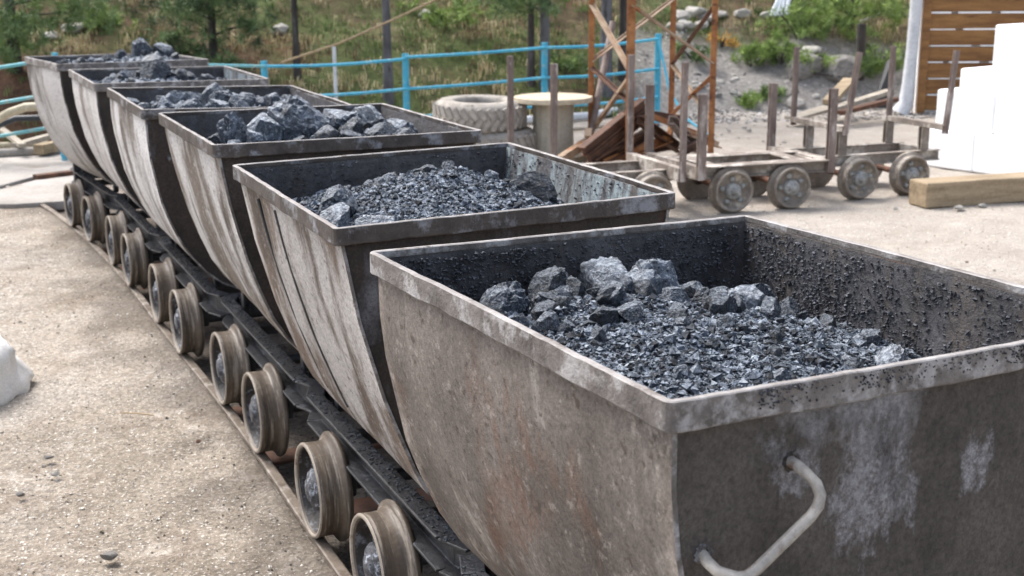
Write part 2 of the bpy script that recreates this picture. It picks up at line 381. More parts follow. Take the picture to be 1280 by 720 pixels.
def hill_mat():
    k = NB('hillside')
    tc = k.n('ShaderNodeTexCoord'); k._c = tc.outputs['Object']
    c = k.ramp(k.noise(2.0, 9, .75), [(.34, srgb('#3b3226')), (.52, srgb('#665a44')), (.70, srgb('#8d7f64'))])
    c = k.mix(k.ramp(k.noise(.6, 6, .65), [(.44, 0), (.56, .85)]), c, k.ramp(k.noise(14, 6, .7), [(.3, srgb('#39442a')), (.7, srgb('#6f7d4a'))]))
    c = k.mix(k.ramp(k.noise(.8, 6, .7, (1, 1.4, 1)), [(.55, 0), (.66, .8)]), c, k.ramp(k.noise(18, 6, .7), [(.3, srgb('#3f2b20')), (.7, srgb('#80604a'))]))
    a = k.n('ShaderNodeAttribute'); a.attribute_name = 'gravel'
    g = k.ramp(k.noise(14, 9, .8), [(.3, srgb('#6f6a66')), (.55, srgb('#9a9691')), (.72, srgb('#c4c0ba'))])
    c = k.mix(a.outputs['Fac'], c, g)
    d = k.n('ShaderNodeAttribute'); d.attribute_name = 'litter'
    c = k.mix(d.outputs['Fac'], c, k.ramp(k.noise(16, 8, .8), [(.3, srgb('#33251d')), (.6, srgb('#6b4f3f')), (.75, srgb('#94775e'))]))
    f1 = k.noise(20, 8, .8)
    c = k.mix(.7, c, k.ramp(f1, [(.33, .45), (.6, 1.0)]), 'MULTIPLY')
    k.bump([(f1, .8, .03), (k.noise(5, 7, .7), .35, .06)])
    return k.done(c, .95, 0, .15)
MAT['dirt'] = ground_mat(); MAT['hillside'] = hill_mat()
def attr(o, name, fn):
    me = o.data; a = me.attributes.new(name, 'FLOAT', 'POINT')
    a.data.foreach_set('value', [fn(v.co) for v in me.vertices])
def sstep(a, b, x):
    t = max(0, min(1, (x - a) / (b - a))); return t * t * (3 - 2 * t)
g = grid(-7, 8, .2, 13.2, .045, .045, gz, 'ground', 'dirt')
tag(g, kind='structure')
def f_dust(c): return sstep(-.2, 1.2, track_dist(c.x, c.y) if c.y < 13 else 3) * sstep(5, 8.5, c.y) if c.x > -6 else 0
def f_spill(c):
    s = abs(track_dist(c.x, c.y)) if -1 < c.y < 12.9 else 9
    n = fbm(c.x, c.y, 4, 3)
    return max(.9 * (1 - sstep(.33, .44, s)), .55 * (1 - sstep(.36, .75, s + .35 * n)))
attr(g, 'dust', f_dust); attr(g, 'spill', f_spill)
# the yard beyond the finely modelled patch, one wide sheet a little lower round the near part, level behind
def apron(name, x0, x1, y0, y1, d):
    a = grid(x0, x1, y0, y1, d, d, lambda x, y: gz(x, y) - hill(x, y), name, 'dirt'); attr(a, 'dust', lambda c: f_dust(c) if c.y < 13 else (1 if c.x > -2 else .3)); attr(a, 'spill', lambda c: 0); return tag(a, kind='structure')
apron('ground', -7, 8, 13.2, 19.2, .15)
apron('ground', -60, -7, -40, 19.2, 1.0); apron('ground', 8, 60, -40, 19.2, 1.0); apron('ground', -7, 8, -40, .2, .9)
h = grid(-30, 36, 12.2, 70, .22, .22, lambda x, y: (hill(x, y) + GZ + (.02 if hill(x, y) > .02 else -.06)), 'hillside', 'hillside')
tag(h, kind='structure')
def f_gravel(c):
    t = c.y - toe(c.x)
    return sstep(1.1, 1.9, c.x) * (1 - sstep(1.5, 2.1, t + .5 * fbm(c.x, c.y, 0, 1.2)))
def f_litter(c):
    n = fbm(c.x, c.y, 9, .35)
    t = c.y - toe(c.x)
    a = sstep(3.6, 4.8, t + .9 * n) * .9
    b = (1 - sstep(-3.6, -2.8, c.x)) * (1 - sstep(1.2, 2.2, t + .5 * n))
    return max(a, b * .9)
attr(h, 'gravel', f_gravel); attr(h, 'litter', f_litter)

# ---------------------------------------------------------------- ground stones (uncountable)
def chip(m, c, s, r, mi=0, flat=.7):
    """small angular stone"""
    vs = []
    base = [(1, 0, 0), (-1, 0, 0), (0, 1, 0), (0, -1, 0), (0, 0, 1), (0, 0, -1)]
    M = Euler((r.random()*6.3, r.random()*6.3, r.random()*6.3)).to_matrix()
    for b in base:
        v = M @ Vector(b) * s * r.uniform(.6, 1.15); v.z *= flat; vs.append(v + Vector(c))
    m.add(vs, [(0, 2, 4), (2, 1, 4), (1, 3, 4), (3, 0, 4), (2, 0, 5), (1, 2, 5), (3, 1, 5), (0, 3, 5)], mi)
r = random.Random(11)
m = MB()
for i in range(60000):
    y = .6 + 9.5 * r.random() ** 1.3; x = r.uniform(-.75, .60) * (y + .8) * .62
    td = track_dist(x, y)
    if -.43 < td < -.30: continue
    s = .0016 + .0055 * r.random() ** 3 + (.010*r.random() if r.random() < .02 else 0)
    chip(m, (x, y, gz(x, y) + s * .3), s, r, r.choice((0, 0, 1, 1, 2)) if (abs(td) > .4 and r.random() > .55 * math.exp(-(abs(td) - .4) / .12)) else 3)
cmat('chip_a', '#a0968a', '#c6beb4', 20, .9, 80, .3, .001); cmat('chip_b', '#e6dfd3', '#f2eee6', 20, .9, 80, .3, .001)
cmat('chip_c', '#5d5347', '#857868', 20, .9, 80, .3, .001); cmat('chip_d', '#2c2a2a', '#5a5552', 20, .7, 80, .3, .001)
tag(m.build('gravel', ['chip_a', 'chip_b', 'chip_c', 'chip_d']), 'fine pale grit and gravel strewn over the dirt yard', 'gravel', kind='stuff')
m = MB()
for i in range(9000):
    x = r.uniform(1.3, 9); y = toe(x) + r.uniform(-1.0, 2.0)
    chip(m, (x, y, hill(x, y) + GZ), r.uniform(.008, .035), r, r.choice((0, 1, 2)))
cmat('chip_g1', '#7b7774', '#a09c98', 20, .9, 80, .3, .001); cmat('chip_g2', '#b7b3ae', '#d4d0ca', 20, .9, 80, .3, .001); cmat('chip_g3', '#5a5653', '#7b7672', 20, .9, 80, .3, .001)
tag(m.build('scree', ['chip_g1', 'chip_g2', 'chip_g3']), 'grey scree at the foot of the bank behind the yard', 'gravel', kind='stuff')

# pale slab paving at the far left
def slab_poly(px, name='paving'):
    m = MB(); pts = [gp(u, v, GZ + .02) for u, v in px]
    n = len(pts); th = .05
    m.add([(p.x, p.y, .016) for p in pts] + [(p.x, p.y, -.06) for p in pts], [tuple(range(n)), tuple(range(2*n-1, n-1, -1))] + [(i, (i+1) % n, (i+1) % n+n, i+n) for i in range(n)])
    return fixn(tag(m.build(name, 'concrete', bevel=.01), kind='structure'))
slab_poly([(-120, 196), (105, 192), (92, 214), (40, 222), (-10, 236), (-130, 240)])
slab_poly([(44, 226), (98, 217), (82, 252), (20, 256), (-130, 258), (-130, 244), (-10, 240)])

# ---------------------------------------------------------------- railway track
def rail_path(off, z, step=1):
    out = []
    for i in range(0, len(TP), step):
        a, b = TP[max(i-1, 0)], TP[min(i+1, len(TP)-1)]; t = (b - a).normalized()
        out.append(TP[i] + Vector((t.y, -t.x, 0)) * off + Vector((0, 0, z)))
    return out
def sweep(m, pts, prof, mi=0):
    n = len(prof); vs = []
    for i, p in enumerate(pts):
        t = (pts[min(i+1, len(pts)-1)] - pts[max(i-1, 0)]).normalized(); sd = Vector((t.y, -t.x, 0))
        vs += [p + sd * a + Vector((0, 0, b)) for a, b in prof]
    fs = [tuple(range(n)), tuple(range(len(vs)-1, len(vs)-n-1, -1))]
    for i in range(len(pts) - 1): fs += [(i*n+k, i*n+(k+1) % n, (i+1)*n+(k+1) % n, (i+1)*n+k) for k in range(n)]
    m.add(vs, fs, mi)
trk = empty('railway_track', tp[2]); tag(trk, 'narrow gauge steel track under the six mine carts', 'railway track')
prof = [(-.03, -.07), (.03, -.07), (.03, -.063), (.006, -.055), (.006, -.025), (.019, -.018), (.019, -.003), (.014, 0), (-.014, 0), (-.019, -.003), (-.019, -.018), (-.006, -.025), (-.006, -.055), (-.03, -.063)]
for sgn in (-1, 1):
    m = MB(); sweep(m, [p - tp[2] for p in rail_path(sgn * .348, 0)], prof); fixn(m.build('rail', 'rail_steel', trk))
for i in range(6, len(TP) - 4, 5):
    m = MB(); a, b = TP[i-1], TP[i+1]; t = (b - a).normalized(); M = Matrix.Rotation(math.atan2(t.y, t.x), 3, 'Z')
    m.box(TP[i] - tp[2] + Vector((0, 0, -.085)), (.13, 1.0 - .38, .045), M); m.build('sleeper', 'rust_dark', trk, bevel=.006)

# ---------------------------------------------------------------- mine carts
PROF = [(.489, 1.222), (.486, 1.10), (.475, 1.0), (.458, .92), (.432, .80), (.398, .71), (.352, .61), (.30, .53), (.24, .46), (.165, .40), (.08, .362), (0, .352)]
PROFS = {1: [(.489, 1.222), (.468, 1.10), (.447, .98), (.418, .87), (.389, .76), (.350, .65), (.312, .545), (.275, .47), (.20, .41), (.12, .375), (.05, .36), (0, .355)],
         2: [(.489, 1.222), (.474, 1.12), (.456, 1.02), (.432, .92), (.405, .816), (.365, .70), (.320, .59), (.27, .51), (.21, .44), (.13, .39), (.06, .362), (0, .355)]}
DEFPROF = PROF
def bhalf(z):
    for (b0, z0), (b1, z1) in zip(PROF, PROF[1:]):
        if z <= z0 and z >= z1: return b1 + (b0 - b1) * (z - z1) / (z0 - z1)
    return .49 if z > 1 else 0
def dent(x, y, z, seed):
    return .007 * noise.noise(Vector((x * 2.2 + seed * 9, y * 2.2, z * 2.2))) + .002 * noise.noise(Vector((x * 8 + seed, y * 8, z * 8)))
def make_wheel_meshes():
    # axis along local z, outer face at z=0, tread runs to z=-.085, flange beyond
    m = MB()
    m.lathe([(.143, -.012), (.148, -.001), (.157, 0), (.1605, -.006), (.159, -.02), (.158, -.045), (.1585, -.066), (.163, -.076), (.176, -.082), (.185, -.088), (.186, -.094), (.182, -.104), (.172, -.108), (.12, -.108), (.06, -.10)], 56)
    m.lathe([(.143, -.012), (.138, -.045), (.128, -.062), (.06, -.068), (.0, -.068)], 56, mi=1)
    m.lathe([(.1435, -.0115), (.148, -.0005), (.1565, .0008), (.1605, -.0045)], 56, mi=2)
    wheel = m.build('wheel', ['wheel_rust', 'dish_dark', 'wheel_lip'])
    m = MB()
    m.lathe([(.076, -.068), (.072, -.026), (.062, -.014), (.042, -.012), (.038, -.002), (0, .0)], 24)
    for k in range(6):
        a = k * PI / 3; m.lathe([(.012, -.066), (.012, -.050), (.006, -.046), (0, -.046)], 7, Matrix.Translation((.085 * math.cos(a), .085 * math.sin(a), 0)), smooth=False)
    rr = random.Random(3)
    for k in range(160):
        a = rr.random() * 6.28; q = .03 + .10 * rr.random(); chip(m, (q * math.cos(a), q * math.sin(a), -.058 + (.03 if q < .06 else 0)), rr.uniform(.006, .013), rr, flat=1)
    hub = m.build('hub', 'hub_grease')
    return wheel, hub
WHEEL, HUB = make_wheel_meshes()
first_wheel = [True]
def put_wheel(parent, x, y, rot, spin, wheelmesh=None, hubmesh=None):
    """rot: +1 outer face towards +y, -1 towards -y"""
    wm, hm = wheelmesh or WHEEL, hubmesh or HUB
    wo = wm.copy(); wo.name = 'wheel'; col.objects.link(wo); wo.parent = parent
    M = Matrix.Translation((x, y, WD / 2)) @ Matrix.Rotation(-PI / 2 if rot > 0 else PI / 2, 4, 'X') @ Matrix.Rotation(spin, 4, 'Z')
    wo.matrix_local = M
    ho = hm.copy(); ho.name = 'hub'; col.objects.link(ho); ho.parent = wo
    return wo

SIDE = [cart_side('cart_side_brown', '#8b827b', '#5a524c', '#7d5a45', '#b4aca4', .62),
        cart_side('cart_side_planked', '#8c7d71', '#51463f', '#7a5a45', '#cdc9c6', .50, (3.2, 3.2, .7)),
        cart_side('cart_side_streaked', '#92877c', '#594e47', '#7d6554', '#dcdad8', .50, (3.2, 3.2, .7)),
        cart_side('cart_side_pale', '#a39b93', '#625850', '#83705f', '#e3e1e0', .47, (3.2, 3.2, .7)),
        cart_side('cart_side_worn', '#a79f97', '#6a6059', '#8a7868', '#dfdcda', .47, (2.0, 2.0, .7)),
        cart_side('cart_side_grey', '#9a948d', '#5c5550', '#7d6e60', '#cfccca', .49, (2.0, 2.0, .7))]
END = [cart_end('cart_end_dark', '#6f6761', '#443e3a', '#b1b0b4', .62, [(.115, 1.03, .085, .12, .8), (.10, 1.05, .04, .06, .7), (-.113, 1.035, .042, .05, .9), (.02, .985, .022, .07, .7), (.26, 1.09, .05, .04, .7), (.30, 1.13, .03, .03, .5), (-.34, 1.1, .05, .03, .4)]), cart_end('cart_end_grime_shade', '#4d433d', '#2c2624', '#7f8086', .64)]  # ends darker than sides: grime plus their shade put into the colour
LAB = ['large brown rusty mine cart nearest the camera, bent grab handle on its end',
       'second mine cart from the camera, seams slanting down its pale side',
       'third mine cart from the camera, white streaked side, carrying big boulders of ore',
       'fourth mine cart from the camera, pale curved side with a small pin on its end',
       'fifth mine cart from the camera, between the farthest cart and the fourth, white worn side',
       'farthest mine cart at the end of the row, grey side, standing before the blue fence']
BODYM = []
def make_cart(i):
    global PROF
    PROF = PROFS.get(i, DEFPROF)
    x, y, t = CARTS[i]; rr = random.Random(50 + i)
    root = empty('mine_cart', (x, y, 0), t); tag(root, LAB[i], 'mine cart', 'mine carts standing in a row on the track')
    bx, by, bt, bz, pa, pb = TILT[i]
    Mi = Matrix.Rotation(-t, 4, 'Z') @ Matrix.Translation((bx, by, 0))
    loc = Mi.to_translation()
    # body frame: x far, y = -b
    Mb = Matrix.Translation((loc.x, loc.y, bz)) @ Matrix.Rotation(bt, 4, 'Z') @ Matrix(((1, 0, 0, 0), (0, 1, 0, 0), (pa, -pb, 1, 0), (0, 0, 0, 1)))
    # rigid approximation of the slight tilt
    Rm = Euler((-pb, -pa, bt)).to_matrix().to_4x4(); piv = Vector((0, 0, HR))
    Mb = Matrix.Translation((loc.x, loc.y, bz)) @ Matrix.Translation(piv) @ Rm @ Matrix.Translation(-piv)
    # --- shell
    a0 = L / 2 - .0145; T = .009
    full = [(-b, z) for b, z in PROF] + [(b, z) for b, z in PROF[::-1][1:]]       # y, z
    # refine
    ref = []
    for (y0, z0), (y1, z1) in zip(full, full[1:]):
        for k in range(3): ref.append((y0 + (y1-y0)*k/3, z0 + (z1-z0)*k/3))
    ref.append(full[-1])
    nrm = []
    for k in range(len(ref)):
        a, b = ref[max(k-1, 0)], ref[min(k+1, len(ref)-1)]; d = Vector((b[0]-a[0], b[1]-a[1])).normalized(); nrm.append((-d.y, d.x))
    nx = 26; m = MB(); n = len(ref); xs = [-a0 + 2*a0*k/(nx-1) for k in range(nx)]
    def P(xx, k, off):
        yy, zz = ref[k]; q = dent(xx, yy, zz, i) * min(1, (a0 - abs(xx)) / .06 + .25)
        return (xx, yy + nrm[k][0] * (off + q), zz + nrm[k][1] * (off + q))
    # normals (nx,ny) point: for path going from -y side down and up, (-d.y,d.x) is inward
    vo = [P(xx, k, 0) for xx in xs for k in range(n)]; vi = [P(xx, k, T) for xx in xs for k in range(n)]
    fo = [(a*n+k, a*n+k+1, (a+1)*n+k+1, (a+1)*n+k) for a in range(nx-1) for k in range(n-1)]
    m.add(vo, fo, 0, True); m.add(vi, [f[::-1] for f in fo], 1, True)
    o2 = n * nx
    edge = []
    for a in (0, nx-1):
        for k in range(n-1):
            edge.append((a*n+k, a*n+k+1, o2+a*n+k+1, o2+a*n+k))
    base = len(m.f); m.f += edge; m.mi += [3]*len(edge); m.sm += [False]*len(edge)
    # --- ends (inside the shell)
    for sgn in (-1, 1):
        ny = 17; nz = 16; z0, z1 = .362, 1.222
        def G(off, flip, mi):
            vs = []
            for a in range(nz):
                s = a / (nz-1); zz = z0 + (z1 - z0) * s ** 1.3
                w = max(.04, bhalf(zz) - T - .001)
                for b in range(ny):
                    yy = -w + 2*w*b/(ny-1)
                    dd = dent(yy * 1.1, zz, 4 * sgn, i) * 1.2 * max(0, min(1, (w - abs(yy)) / .08))
                    vs.append((sgn * (a0 - .004 - off) + dd, yy, zz))
            fs = [(a*ny+b, a*ny+b+1, (a+1)*ny+b+1, (a+1)*ny+b) for a in range(nz-1) for b in range(ny-1)]
            if flip: fs = [f[::-1] for f in fs]
            m.add(vs, fs, mi, True)
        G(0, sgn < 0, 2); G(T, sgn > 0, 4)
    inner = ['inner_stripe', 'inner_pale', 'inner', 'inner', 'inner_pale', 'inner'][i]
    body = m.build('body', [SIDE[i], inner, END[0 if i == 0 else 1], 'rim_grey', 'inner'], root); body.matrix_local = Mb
    BODYM.append(root.matrix_basis @ Mb if False else Matrix.Translation((x, y, 0)) @ Matrix.Rotation(t, 4, 'Z') @ Mb)
    # --- rim: flat bar ring with a worn top lip
    m = MB(); hx, hy, rc = L/2, W/2, .018; path = []
    for cx, cy, a in ((hx-rc, hy-rc, 0), (-hx+rc, hy-rc, 90), (-hx+rc, -hy+rc, 180), (hx-rc, -hy+rc, 270)):
        for k in range(5):
            q = R(a + 90*k/4); path.append((cx + rc*math.cos(q), cy + rc*math.sin(q), math.cos(q), math.sin(q)))
    fine = []
    for k in range(len(path)):
        p, q = path[k], path[(k+1) % len(path)]; dd = math.hypot(q[0]-p[0], q[1]-p[1]); ns = max(1, int(dd/.03))
        for s in range(ns):
            u = s/ns; fine.append(tuple(p[e]+(q[e]-p[e])*u for e in range(4)))
    sag = [.0035, .003, .004, .0025, .003, .0025][i]
    sect_ = [(0, -.001), (0, -.043), (-.002, -.046), (-.012, -.046), (-.0125, -.02), (-.0145, -.012), (-.0148, -.001), (-.012, .0008), (-.002, .0008)]
    ns = len(sect_); vs = []
    for (px, py, nxn, nyn) in fine:
        wv = sag * noise.noise(Vector((px*2.6 + i*7, py*2.6, 1))) * 1.6 + .0022 * noise.noise(Vector((px*19, py*19, i)))
        hz = HR + sag * .6 * noise.noise(Vector((px*2.3, py*2.3 + i*5, 5))) + .0016 * noise.noise(Vector((px*24, py*24, 2+i)))
        th = 1 + .05 * noise.noise(Vector((px*13, py*13, 8+i)))
        for a, b in sect_: vs.append((px + nxn*(a*1 + wv), py + nyn*(a + wv), hz + b*th))
    nf = len(fine); fs = []; mi = []
    for k in range(nf):
        for s in range(ns):
            fs.append((k*ns+s, k*ns+(s+1) % ns, ((k+1) % nf)*ns+(s+1) % ns, ((k+1) % nf)*ns+s)); mi.append(1 if s >= 6 else 0)
    m.v = vs; m.f = fs; m.mi = mi; m.sm = [False]*len(fs)
    rim = m.build('rim', ['rim_grey' if i in (0, 4, 5) else 'rim_dark', 'lip_worn'], body); fixn(rim)
    if i == 1:   # welded strips on the camera-left side
        for k, a in enumerate((.33, .12)):
            m = MB(); pts = []
            for zz in (1.16, 1.05, .92, .8, .7, .61, .53): pts.append((a - (1.16-zz)*.12, bhalf(zz) + .001, zz))
            m.tube(pts, .0055, 6); m.build('weld_seam', 'frame_black', body)
    if i == 0:   # bent grab handle on the near end, fixed at two points
        xx = -a0 + .004
        def hp(y_, z_, o): return (xx - o, y_, z_)
        m = MB(); m.tube([hp(.272, 1.107, -.006), hp(.283, 1.111, .03), hp(.291, 1.111, .06), hp(.286, 1.10, .077), hp(.283, 1.085, .083), hp(.287, 1.07, .085), hp(.30, 1.056, .085), hp(.393, .994, .085), hp(.408, .986, .083), hp(.42, .984, .076), hp(.437, .987, .055), hp(.436, .99, .03), hp(.425, .99, -.006)], .0088, 12)
        m.build('handle', 'handle_steel', body)
    if i == 0:
        q2 = random.Random(2)
        for (hy, hz_) in ((.272, 1.107), (.425, .99)):
            m = MB()
            for k in range(16):
                an = k * PI / 8; chip(m, (xx - .003, hy + .012*math.cos(an), hz_ + .012*math.sin(an)), q2.uniform(.005, .008), q2, flat=1)
            m.build('weld', 'rim_dark', body)
        m = MB()      # ore smeared along the near rim
        for k in range(2600):
            yy = q2.uniform(-.5, .35)
            if noise.noise(Vector((yy*7, 3, 1))) < q2.uniform(-.3, .8): continue
            chip(m, (-L/2 - .001, yy, HR - .003 - .030*q2.random()**1.6), q2.uniform(.0008, .003), q2, flat=1)
        tag(m.build('caked_ore', 'crust', body), kind='stuff')
    if i in (2, 3):
        xx = -a0 + .002; m = MB()
        if i == 3: m.tube([(xx+.004, .39, 1.02), (xx-.05, .385, 1.0)], .011, 8)
        else: m.beam((xx-.01, .25, .64), (xx-.01, .23, .54), sect(.04, .016))
        m.build('pin' if i == 3 else 'hook', 'rim_dark', body, bevel=.002)
    # --- chassis
    FL = 1.47
    m = MB()
    for s in (-1, 1):
        pr = sect(.062, .105, 'chan', .009)
        if s > 0: pr = [(-a, b) for a, b in pr][::-1]
        pts = [Vector((-FL/2, s*.205, .325)), Vector((-FL/2+.10, s*.245, .325)), Vector((FL/2-.10, s*.245, .325)), Vector((FL/2, s*.205, .325))]
        for p, q in zip(pts, pts[1:]): m.beam(p, q + (q-p).normalized()*.0, pr)
    for a in (-FL/2+.03, FL/2-.03): m.box((a, 0, .325), (.05, .36, .085))
    for a in (-.36, .36): m.box((a, 0, .3), (.06, .44, .04))
    fr = m.build('frame', 'frame_black', root, bevel=.003); fixn(fr)
    m = MB(); rr2 = random.Random(i)
    for k in range(500):
        s = rr2.choice((-1, 1, 1)); a = rr2.uniform(-FL/2+.05, FL/2-.05)
        chip(m, (a, s*rr2.uniform(.215, .268), .379), rr2.uniform(.002, .008), rr2, flat=.5)
    tag(m.build('spilled_ore', 'grit_dark', fr), kind='stuff')
    for a in (-.5, .5):
        for s in (-1, 1):
            m = MB(); m.box((a, s*.20, .44), (.045, .012, .16)); m.box((a, s*.188, .44), (.010, .03, .16)); m.build('bracket', 'frame_black', root, bevel=.002)
    for a in (-WB/2, WB/2):
        m = MB(); m.tube([(a, -.30, .16), (a, .30, .16)], .024, 14); 
        ax = m.build('axle', 'frame_black', root)
        for s in (-1, 1):
            m = MB(); m.box((a, s*.235, .20), (.11, .045, .14)); m.build('axle_box', 'frame_black', root, bevel=.012)
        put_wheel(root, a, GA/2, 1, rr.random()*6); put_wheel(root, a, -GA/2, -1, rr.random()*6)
    m = MB(); m.tube([(-FL/2-.035, -.0, .32), (-FL/2+.02, 0, .32)], .03, 12); m.tube([(FL/2-.02, 0, .32), (FL/2+.035, 0, .32)], .03, 12)
    m.build('buffer', 'frame_black', root)
    if i == 5:
        m = MB(); m.beam((.50, .25, .27), (.50, .25, .56), sect(.05, .05)); m.build('post', 'frame_black', root)
    return root
for i in range(6): make_cart(i)

# ---------------------------------------------------------------- ore loads
def heap_z(i, a, b):
    """height of the fine ore in cart i at local a (far +), b (right +)"""
    g = lambda ca, cb, sa, sb: math.exp(-((a-ca)/sa)**2 - ((b-cb)/sb)**2)
    if i == 0: z = 1.055 + .06*g(.35, -.02, .35, .35) + .03*g(-.1, -.1, .4, .4) - .05*g(.5, .5, .3, .25) - .05 * g(-.4, .45, .3, .2)
    elif i == 1: z = 1.09 + .125*g(.05, 0, .42, .30) + .04*g(.2, .2, .3, .2) - .02*g(0, .45, .5, .12)
    elif i == 2: z = 1.115 + .05*g(0, 0, .4, .35)
    elif i == 3: z = 1.14 + .05*g(0, .0, .4, .35)
    elif i == 4: z = 1.155 + .06*g(0, -.05, .35, .28)
    else: z = 1.185 + .055*g(0, .2, .4, .32)
    return z + .016*noise.noise(Vector((a*7, b*7, i*3))) + .010*noise.noise(Vector((a*17, b*17, i*3))) + .006*noise.noise(Vector((a*41, b*41, i*3)))
ORD = ['nearest', 'second', 'third', 'fourth', 'fifth', 'farthest']
HEAPLAB = ['crushed blue grey ore filling the nearest cart', 'tall heap of crushed ore in the second cart', 'fine ore under the boulders in the third cart',
           'low load of broken ore in the fourth cart', 'dark ore load in the fifth cart', 'flat dark ore load in the farthest cart']
def rocky(seed, n=3, cuts=9, rough=.10):
    """faceted boulder: icosphere cut by random planes, with broken surface"""
    import bmesh
    bm = bmesh.new(); bmesh.ops.create_icosphere(bm, subdivisions=n, radius=1)
    q = random.Random(seed); planes = []
    for k in range(cuts):
        d = Vector((q.gauss(0, 1), q.gauss(0, 1), q.gauss(0, 1))).normalized(); planes.append((d, q.uniform(.52, .82)))
    for v in bm.verts:
        p = v.co.copy(); nn = p.normalized()
        p += nn * rough * (noise.fractal(p * 1.7 + Vector((seed, 0, 0)), .7, 2.2, 5) + .5 * noise.noise(p * 4.5 + Vector((0, seed, 0))))
        for d, h in planes:
            e = p.dot(d) - h
            if e > 0: p -= d * e * .93
        p += nn * rough * (.16 * noise.fractal(p * 7 + Vector((seed * 3, 0, 0)), .6, 2.2, 4))
        v.co = p
    me = bpy.data.meshes.new('ore_lump'); bm.to_mesh(me); bm.free()
    return me
LUMP = {}
for mk in ('ore', 'ore_pale', 'ore_dark'):
    for s in range(5):
        me = rocky(s * 7 + len(mk), 5 if s < 3 else 4, 11 + s * 2, .20); me.materials.append(MAT[mk]); LUMP[mk, s] = me
def lump(i, a, b, size, mk='ore', s=0, dz=0, label=None, rr=rnd, sq=(1, 1, 1)):
    o = bpy.data.objects.new('ore_lump', LUMP[mk, s]); col.objects.link(o)
    lim = .445 - size * max(sq) * .62; b = max(-lim, min(lim, b)); a = max(-.53 + size * .6, min(.54 - size * .6, a))
    zc = heap_z(i, a, b) + dz + size * (.25 if i else .12)
    rot = Euler((rr.random()*6, rr.random()*6, rr.random()*6))
    o.matrix_world = Matrix.Translation(BODYM[i] @ Vector((a, -b, zc))) @ rot.to_matrix().to_4x4() @ Matrix.Diagonal((size*sq[0]/2*1.12, size*sq[1]/2*1.12, size*sq[2]/2*1.12, 1))
    tag(o, label or 'broken lump of dark ore half sunk in the load of the %s mine cart' % ORD[i], 'ore lump', 'ore lumps lying on the load of the %s cart' % ORD[i])
    return o
for i in range(6):
    PROF = PROFS.get(i, DEFPROF)
    rr = random.Random(90 + i); m = MB(); N = 60 if i < 2 else 34
    for a in range(N+1):
        for b in range(N+1):
            aa = -(L/2-.024) + 2*(L/2-.024)*a/N; bb = -(.474) + .948*b/N; bb *= (bhalf(heap_z(i, aa, bb)) - .014) / .474
            m.v.append((aa, -bb, heap_z(i, aa, bb) - .004 + .005*rr.random()))
    m.f = [(a*(N+1)+b, a*(N+1)+b+1, (a+1)*(N+1)+b+1, (a+1)*(N+1)+b) for a in range(N) for b in range(N)]
    m.f = [f[::-1] for f in m.f]; m.mi = [0]*len(m.f); m.sm = [False]*len(m.f)
    cnt = [30000, 17000, 4000, 3000, 2000, 1500][i]
    for k in range(cnt):
        a = rr.uniform(-.54, .54); b = rr.uniform(-.465, .465); b *= (bhalf(heap_z(i, a, b)) - .02) / .465
        s = .0026 + .0075 * rr.random() ** 3 + (.012*rr.random() if rr.random() < .05 else 0)
        if i > 1: s *= 1.6
        chip(m, (a, -b, heap_z(i, a, b) + s*.3), s, rr, rr.choice((0, 0, 0, 0, 1, 1, 1, 3, 3, 3, 3, 2)), flat=.8)
    o = m.build('ore_load', ['ore_fine', 'grit_mid', 'grit_pale', 'grit_dark']); o.matrix_world = BODYM[i]
    fixn(o) if i > 5 else None
    tag(o, HEAPLAB[i], 'ore', kind='stuff')
# crumbs caked on the inner walls of the two nearest carts
for i in (0, 1):
    PROF = PROFS.get(i, DEFPROF)
    rr = random.Random(7 + i); m = MB(); bodyo = [o for o in bpy.data.objects if o.name.startswith('body')][i]
    for k in range(26000 if i == 0 else 4000):
        z = rr.uniform(1.02, 1.215); s = .0010 + .0065 * rr.random() ** 3; w = rr.random(); s *= (1.3 if rr.random() < .1 else 1)
        if w < .45:
            a = rr.uniform(-.55, .55); yy = -(bhalf(z) - .011); p = (a, yy, z)
        elif w < .9:
            b = rr.uniform(-.47, .47); p = (L/2-.0145-.004-.011, b * .97, z)
        else:
            a = rr.uniform(-.55, .55); p = (a, bhalf(z) - .011, z)
        if noise.noise(Vector((p[0]*4, p[1]*4, z*3+i*4))) + .5 * noise.noise(Vector((p[0]*15, p[1]*15, z*15))) < rr.uniform(-.75, .55): continue
        chip(m, p, s, rr, flat=.75)
    tag(m.build('caked_ore', 'crust', bodyo), kind='stuff')
# the large lumps, cart by cart: a, b, size, material, shape
lump(0, .44, -.25, .11, 'ore', 0, 0, 'rounded brown blue lump at the far left corner of the nearest cart', sq=(1.1, 1, .9))
lump(0, .50, -.11, .10, 'ore_dark', 1, .0, 'dark knobbly lump second from the left at the back of the nearest cart')
lump(0, .44, .02, .13, 'ore', 2, .0, 'biggest jagged lump heaped at the back of the nearest cart', sq=(1, 1.1, .9))
lump(0, .40, .075, .10, 'ore_pale', 1, .005, 'silvery streaked lump leaning on the biggest lump in the nearest cart')
lump(0, .43, .14, .12, 'ore_pale', 0, .01, 'pale veined lump right beside the biggest lump in the nearest cart')
lump(0, .40, .22, .08, 'ore_pale', 3, .0, 'small whitish chunk behind the square lump in the nearest cart')
lump(0, .32, .30, .095, 'ore_pale', 4, .01, 'square pale faced lump near the middle of the nearest cart', sq=(1, 1.1, 1))
lump(0, .37, .41, .13, 'ore', 1, .005, 'grey green lump by the far right corner of the nearest cart', sq=(1, 1.2, .9))
lump(0, .05, -.31, .085, 'ore_dark', 3, .0, 'dark angular lump beside the left edge inside the nearest cart')
lump(0, -.12, .36, .12, 'ore_pale', 1, -.03, 'flat pale streaked slab near the right wall of the nearest cart', sq=(1.5, .8, .6))
